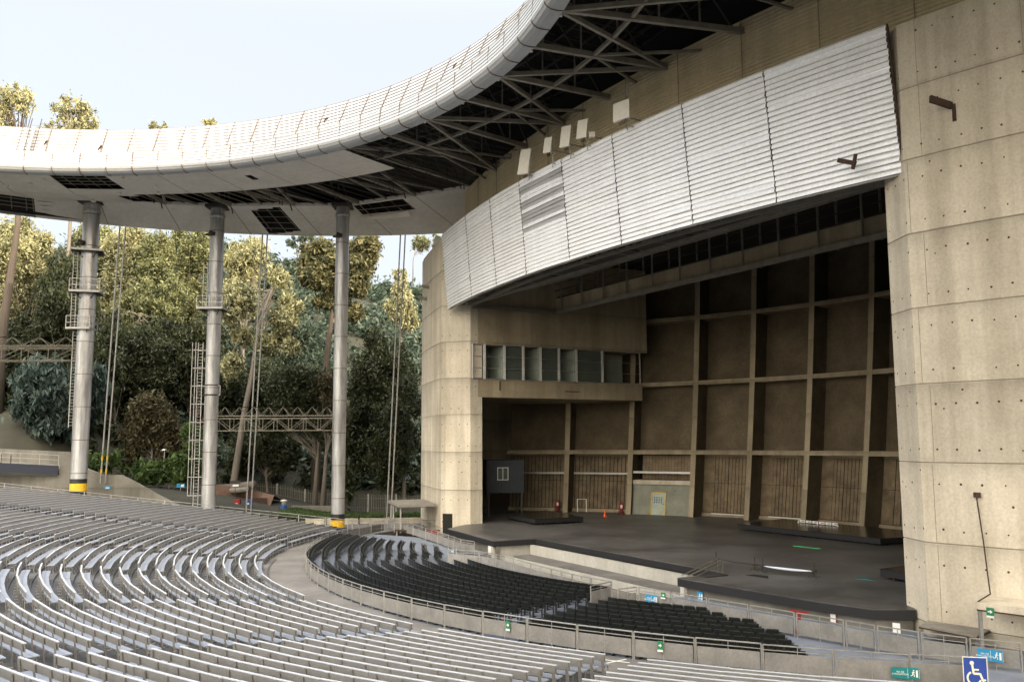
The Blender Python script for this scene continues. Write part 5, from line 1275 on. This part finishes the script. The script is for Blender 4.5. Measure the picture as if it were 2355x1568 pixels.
# ================================================================ TREES AND SCRUB
NR = np.random.RandomState(11)
def leafmesh(name, centres, radii, counts, size, mat, aspect=2.6, droop=.0, shell=.75):
    """many small leaf sprays scattered through clumps"""
    P_ = []; 
    for (c, r_, n) in zip(centres, radii, counts):
        d = NR.normal(size=(n, 3)); d /= np.linalg.norm(d, axis=1)[:, None]
        rr = np.minimum(np.abs(NR.normal(size=n))*.42+.12, 1.5)*(.75+.5*NR.rand(n))
        q_ = d*rr[:, None]*np.array(r_); q_[:, 2] -= droop*.25*np.abs(q_[:, 0]); P_.append(np.array(c)+q_)
    P_ = np.concatenate(P_); n = len(P_)
    ax = NR.normal(size=(n, 3)); ax[:, 2] -= droop*2; ax /= np.linalg.norm(ax, axis=1)[:, None]
    bx = NR.normal(size=(n, 3)); bx -= (bx*ax).sum(1)[:, None]*ax; bx /= np.linalg.norm(bx, axis=1)[:, None]
    s = size*(.6+.8*NR.rand(n))[:, None]; a = ax*s*aspect/2; b = bx*s/2
    V = np.stack([P_-a, P_+b*.9-a*.1, P_+a, P_-b*.9-a*.1], 1).reshape(-1, 3)
    me = bpy.data.meshes.new(name); me.vertices.add(4*n); me.vertices.foreach_set('co', V.astype(np.float32).ravel())
    me.loops.add(4*n); me.loops.foreach_set('vertex_index', np.arange(4*n, dtype=np.int32)); me.polygons.add(n)
    me.polygons.foreach_set('loop_start', np.arange(0, 4*n, 4, dtype=np.int32)); me.polygons.foreach_set('loop_total', np.full(n, 4, dtype=np.int32))
    me.materials.append(LF[mat]); me.update(); me.validate(); return me
def tree(lab, x, y, zb, crowns, trunk, mat, bark='bark', tr=.35, dens=1.15, size=.19, name='tree', cat='tree', droop=.4, clump=1.0, group=None, gap=.22):
    t = thing(name, lab, cat, (x, y, zb), group=group)
    C_, R_, N_ = [], [], []; br = MB(); tp = Vector(trunk[-1])
    for (cx0, cy0, cz0, rx, ry, rz) in crowns:
        vol = rx*ry*rz; nc = max(7, int(9.5*clump*(rx*rz)**.8*1.2))
        for _ in range(nc):
            d = NR.normal(size=3); d /= np.linalg.norm(d); f = NR.rand()**.45
            c = np.array([cx0, cy0, cz0])+d*f*np.array([rx, ry, rz])*.86; cr = (.24+.5*NR.rand()**1.6)*min(rx, rz)**.7
            C_.append(c); R_.append((cr*.9, cr*.9, cr*1.2) if droop > .3 else (cr*1.15, cr*1.15, cr*.75)); N_.append(int(dens*(40+90*NR.rand()**1.5)*cr**1.35/ (size/.34)**1.4))
            if NR.rand() < gap:
                b0 = tp.lerp(Vector(trunk[max(0, len(trunk)-2)]), NR.rand()*.8); m_ = b0.lerp(Vector(c), .55)+Vector((0, 0, .3)); br.tube([b0, m_, Vector(c)], [min(tr*.34, .1), min(tr*.2, .06), .02], bark, n=5, cap=False)
    inv = Vector((x, y, zb)); me = leafmesh('crown', [c-np.array(inv) for c in C_], R_, N_, size, mat, droop=droop)
    o = link(bpy.data.objects.new('crown', me)); o.parent = t
    n = len(trunk); br.tube(trunk, [tr*(1.25-.95*i/(n-1)) for i in range(n)], bark, n=10)
    obj('trunk', br, parent=t, smooth=True); return t
def T(key, Y, cr, tk, mat, lab, dy=.8, **k):
    crowns = [(x, Y+NR.uniform(-1, 1), z, rx, max(rx, rz)*dy, rz) for x, z, rx, rz in cr]
    trunk = [(x, Y, z) for x, z in tk]; zb = hillz(trunk[0][0], Y)-.3
    if trunk[0][2] > zb: trunk = [(trunk[0][0], Y, zb)]+trunk
    tree(lab, trunk[0][0], Y, zb, crowns, trunk, mat, **k)
TL = 'trees behind the columns'
T('A', 104, [(-60.0, 49.1, 2.7, 2.2), (-61.7, 45.7, 2.1, 3.2)], [(-60.3, 20.3), (-59.9, 24.4), (-59.1, 33.9), (-59.5, 45.7)], 'gumlight', 'very tall gum with bare reddish trunk at the left edge, crown above the roof', tr=.6, dens=.36 , bark='barkdark', clump=1.3)
T('A2', 112, [(-57.4, 51.4, 3.4, 2.0), (-58.6, 48.6, 3.0, 1.7), (-55.4, 49.2, 2.6, 1.6)], [(-57.6, 24.2), (-56.9, 33.1), (-56.9, 42.1), (-57.3, 50.2)], 'gumlight', 'rounded gum crown standing above the white roof rim at far left', tr=.3, dens=.36, clump=1.0, gap=.4)
T('T1', 118, [(-66.3, 33.1, 5.0, 5.3), (-67.6, 26.6, 3.5, 4.7), (-62.5, 29, 3, 4)], [(-64.7, 14.9), (-65.4, 30.1)], 'gumlight', 'sunlit yellow-green gum at the upper left corner of the woods', tr=.35)
T('T2', 112, [(-57.0, 26.2, 3.9, 6.7), (-58.4, 20.0, 3.3, 5.0)], [(-56.7, 10.2), (-57.0, 25.6)], 'dark', 'dense dark gum directly left of the leftmost column platforms', tr=.35, droop=.8)
T('T3', 101, [(-53.9, 13.9, 3.7, 4.5), (-48.9, 13.9, 2.2, 4.2), (-51.7, 10.4, 3.0, 2.5), (-47.6, 15.2, 1.5, 2.2)], [(-52.4, 6.0), (-52.9, 13.9)], 'blue', 'blue-green young gum in the shade behind the leftmost column', tr=.22, droop=.9, size=.3)
T('T4', 126, [(-55.7, 34.8, 3.8, 5.0), (-56.6, 27.8, 3.7, 4.4)], [(-55.1, 15.3), (-55.6, 32.8)], 'gumlight', 'bright gum crown just right of the leftmost column top', tr=.3)
T('T5', 120, [(-49.1, 32.9, 3.0, 4.2), (-47.4, 26.8, 3.6, 4.8), (-50.3, 25.6, 3.6, 4.2)], [(-48.6, 12.0), (-49.0, 30.4)], 'gum', 'pale gum with white dead branches midway between the two left columns', tr=.3)
T('T6', 110, [(-49.5, 18.2, 2.7, 6.5), (-50.5, 12.2, 2.4, 4.8)], [(-49.0, 5.8), (-49.5, 18.2)], 'dark', 'narrow shaded gum behind the first pair of tie rods', tr=.25, droop=.9)
T('T7', 114, [(-46.4, 18.5, 4.2, 6.2), (-47.3, 11.8, 3.3, 4.5)], [(-45.8, 5.7), (-46.3, 18.5)], 'dark', 'dark round headed tree in the middle of the left gap', tr=.35)
T('T8', 127, [(-46.6, 35.6, 3.5, 4.4), (-47.0, 28.5, 3.1, 4.4)], [(-45.9, 15.3), (-46.6, 33.0)], 'gum', 'tall sunlit gum left of the middle column just under the roof', tr=.3)
T('T9', 118, [(-42.8, 18.3, 3.8, 7.0), (-38.1, 15.9, 2.9, 6.4), (-40.5, 22, 3.2, 3)], [(-42.0, 4.5), (-42.5, 18.3)], 'dark', 'dark broad tree directly behind the caged ladder', tr=.35)
T('T10', 128, [(-39.3, 34.6, 3.8, 3.4), (-40.1, 29.3, 3.2, 3.8)], [(-38.8, 15.3), (-39.3, 33.1)], 'gumlight', 'bright gum crown right behind the top of the middle column', tr=.3)
T('T11', 105, [(-28.0, 27.6, 1.9, 1.6), (-26.9, 24.4, 1.7, 1.6), (-27.1, 22.6, 1.9, 1.7), (-29.4, 19.7, 2.2, 1.6), (-32.6, 24.4, 2.6, 2.6), (-27.9, 21.0, 1.6, 1.3), (-32.2, 20.8, 1.8, 1.6), (-26.2, 19.2, 1.4, 1.2), (-33.2, 17.0, 1.6, 1.5)], [(-32.6, 3.6), (-31.7, 10.9), (-30.8, 16.6), (-30.1, 22.3), (-28.5, 27.0)], 'gumlight', 'leaning white barked gum with golden clumps right of the middle column', tr=.4, dens=1.25, clump=1.3, gap=.04)
T('T12', 110, [(-23.4, 31.2, 3.3, 2.7), (-24.4, 28.5, 2.2, 1.9), (-18.5, 32.1, 2.2, 1.8), (-19.5, 27.9, 1.9, 2.5), (-20.5, 24.0, 1.6, 1.6), (-25.6, 30.7, 1.4, 1.6), (-19.0, 30.0, 1.8, 1.6), (-23.6, 25.4, 1.5, 1.2)], [(-24.1, 8.4), (-23.4, 15.3), (-22.6, 22.9), (-22.0, 29.6)], 'pine', 'big dark pine with golden right side behind the third column', tr=.55, bark='barkdark', size=.26, dens=2.3, droop=-.2, clump=1.5)
T('T13', 126, [(-15.9, 27.6, 2.2, 3.0), (-16.1, 31.0, 1.1, 2.3), (-15.3, 25.2, 2.4, 1.8)], [(-15.9, 21.3), (-15.9, 28.2)], 'gumlight', 'pointed sunlit gum crown behind the right pair of tie rods', tr=.2, dens=1.3, droop=.9)
T('T14', 114, [(-16.7, 15.6, 4.5, 7.3), (-18.3, 8.9, 3.9, 5.0)], [(-16.5, 1.8), (-16.6, 14.4)], 'dark', 'large dark tree between the third column and the concrete pier', tr=.35)
T('T15', 103, [(-24.6, 13.9, 4.0, 3.5), (-22.0, 10.8, 3.0, 3.0), (-27.1, 10.9, 2.5, 3.0)], [(-22.7, 0.3), (-22.5, 4.9), (-22.3, 9.8)], 'dark', 'dark spreading tree with slim trunk left of the third column', tr=.3, bark='bark')
T('T15b', 102.5, [(-21.1, 14.0, 2.0, 2.6), (-20, 10.5, 1.6, 2)], [(-21.7, -0.1), (-21.5, 3.9), (-21.1, 11.3)], 'brown', 'second slim trunked tree touching the third column', tr=.3, bark='bark')
T('T16', 124, [(-35.1, 13.3, 4.2, 6.7), (-37.4, 9.0, 3.0, 4.2), (-31, 11, 3, 5)], [(-34.8, 3.7), (-35.1, 13.3)], 'dark', 'deep shaded tree behind the lattice bridge', tr=.3)
T('T17', 130, [(-34.4, 19.2, 3.8, 5.1), (-31.2, 22.4, 3.8, 3.8), (-28, 17, 3.5, 5)], [(-34.1, 9.1), (-34.3, 18.0)], 'hill', 'bluish shaded tree on the lower hillside beyond the golden gum', tr=.3)
T('T18', 106, [(-12.9, 11.4, 2.6, 5.7), (-14.4, 5.8, 2.6, 4.1)], [(-12.8, 1.2), (-12.9, 10.9)], 'dark', 'dark upright tree right beside the concrete pier', tr=.3)
T('T19', 98, [(-35.3, 8.4, 1.3, 2.2), (-35.9, 5.6, 1.9, 1.9), (-34.6, 6.4, 1.3, 2.0)], [(-35.1, 3.2), (-35.3, 8.9)], 'bush', 'bright green conical shrub left of the caged ladder', tr=.12, name='shrub', cat='shrub', size=.24, dens=1.6)
T('T20', 97, [(-37.6, 5.0, 2.1, 1.4), (-39.2, 4.6, 1.5, 1.0)], [(-37.1, 3.3), (-37.1, 5.1)], 'bush', 'low rounded green shrub behind the lamp post', tr=.1, name='shrub', cat='shrub', size=.24, dens=1.6)
T('T21', 103, [(-41.9, 10.9, 3.0, 3.5), (-40.1, 8.0, 2.4, 2.8), (-43.5, 8.5, 2, 2.4)], [(-41.4, 4.0), (-41.7, 10.9)], 'brown', 'feathery brown tree above the sloping concrete wall', tr=.2, size=.22, dens=1.8)
T('T22', 99, [(-41.6, 5.1, 2.4, 1.3)], [(-41.2, 3.7), (-41.3, 5.1)], 'bush', 'low dull green shrub above the dip in the concrete wall', tr=.1, name='shrub', cat='shrub', size=.24, dens=1.5)
T('T23', 97, [(-44.3, 6.0, 1.9, 1.4)], [(-43.9, 3.7), (-43.9, 5.1)], 'bush', 'low shrub immediately right of the leftmost column foot', tr=.1, name='shrub', cat='shrub', size=.24, dens=1.5)
T('T24', 132, [(-74, 34, 5, 7), (-72, 25, 4, 5)], [(-73, 15), (-74, 32)], 'gum', 'gum crown half cut by the left edge of the picture', tr=.35)
T('T25', 138, [(-66, 38, 4, 5), (-61, 36, 4, 4.5)], [(-64, 22), (-65, 38)], 'gum', 'green crown on the slope seen between the left gum trunks', tr=.3)
T('T26', 108, [(-62.5, 15.5, 4, 5), (-60, 20, 3, 4)], [(-61.5, 9), (-62, 15)], 'dark', 'dark tree filling the left edge above the earth bank', tr=.3)
T('T27', 122, [(-53, 20, 3.5, 5), (-50.5, 14, 3, 5)], [(-52, 10), (-52.5, 19)], 'dark', 'half shaded gum just right of the leftmost column shaft', tr=.3)
T('T28', 108, [(-30, 8, 3, 3.4), (-27.5, 6.5, 2.2, 2.6), (-33, 7, 2, 3)], [(-29.5, 2.5), (-30, 7)], 'dark', 'low dark tree behind the palisade fence at the lattice bridge', tr=.25)
T('T29', 100, [(-18.7, 3.6, 1.6, 2.4)], [(-18.7, .8), (-18.7, 3)], 'dark', 'dark evergreen shrub against the third column foot', tr=.1, name='shrub', cat='shrub', size=.24, dens=1.4)
T('S1', 142, [(-58.1, 59.8, 2.3, 0.9)], [(-57.2, 37.4), (-58.1, 59.3)], 'gumlight', 'tip of a far tree peeping over the roof rim, left one', tr=.2, dens=1.5)
T('S2', 142, [(-49.6, 60.6, 1.5, 0.8)], [(-49.0, 37.4), (-49.7, 60.0)], 'gumlight', 'tip of a far tree peeping over the roof rim, right one', tr=.2, dens=1.5)
T('R1', 186, [(-43.8, 51.6, 2.2, 2.0), (-46.5, 50.4, 1.8, 1.4)], [(-44.2, 46.3), (-44.0, 51.0)], 'hill', 'thin tree on the skyline of the hill right of the golden gum', tr=.12, dens=.7)
T('R3', 186, [(-19.6, 50.4, 2.4, 2.0), (-16.0, 50.8, 1.4, 2.2)], [(-21.0, 46.2), (-20.1, 50.9)], 'gum', 'thin trees on the skyline beside the concrete pier', tr=.12, dens=.7)
# pale slim trunks standing in the shade
mb = MB(); mb.tube([(-25.5, 122, 6), (-25.7, 122, 14), (-25.3, 122, 20)], [.28, .22, .1], 'bark', n=8); put('bare_tree', mb, 'pale bare tree glimmering in the dark wood left of the third column', 'tree', smooth=True)
mb = MB(); B0 = Vector((-47.3, 112, 24)); 
for k in range(7):
    a_ = B0+Vector((NR.uniform(-.4, .8), 0, NR.uniform(-.5, .5))); mb.tube([a_, a_+Vector((1.2-.5*k, 0, .5+NR.uniform(-1.6, .8))), a_+Vector((2.4-.9*k, 0, .3+NR.uniform(-2.6, 1.2)))], [.09, .05, .015], 'bark', n=5)
put('dead_branch', mb, 'white bare dead branches catching the sun between the left columns', 'branch')
# hill scrub: one mass over the slope
C_, R_, N_ = [], [], []
k = 0
while k < 1150:
    x = NR.uniform(-85, 2); y = NR.uniform(112, 190)
    z = hillz(x, y)
    if z < 2: continue
    r_ = NR.uniform(.8, 2.3)*(1+.25*(y > 150)); C_.append((x, y, z+r_*.4)); R_.append((r_, r_, r_*.85)); N_.append(int(62*r_)); k += 1
tag(link(bpy.data.objects.new('hill_scrub', leafmesh('hill_scrub', C_, R_, N_, .42, 'hill', shell=.9))), 'dense bluish scrub covering the shaded hillside', 'scrub', kind='stuff')
# understorey near the garden
C_, R_, N_ = [], [], []
for _ in range(420):
    x = NR.uniform(-72, -9); y = NR.uniform(104, 124); 
    if x > -34 and y < 110: continue
    z = hillz(x, y); r_ = NR.uniform(.6, 1.9); C_.append((x, y, z+r_*.5)); R_.append((r_, r_, r_)); N_.append(int(55*r_))
tag(link(bpy.data.objects.new('undergrowth', leafmesh('undergrowth', C_, R_, N_, .34, 'dark', shell=.85))), 'dark undergrowth beneath the trees', 'undergrowth', kind='stuff')
# grass of the garden edge
C_, R_, N_ = [], [], []
for _ in range(900):
    x = NR.uniform(-24, -9.5); y = NR.uniform(89.9, 99); C_.append((x, y, hillz(x, y)+.02)); R_.append((.5, .5, .09)); N_.append(22)
tag(link(bpy.data.objects.new('lawn_grass', leafmesh('lawn_grass', C_, R_, N_, .12, 'bush', aspect=2.5))), 'short green grass of the garden behind the low wall', 'grass', kind='stuff')
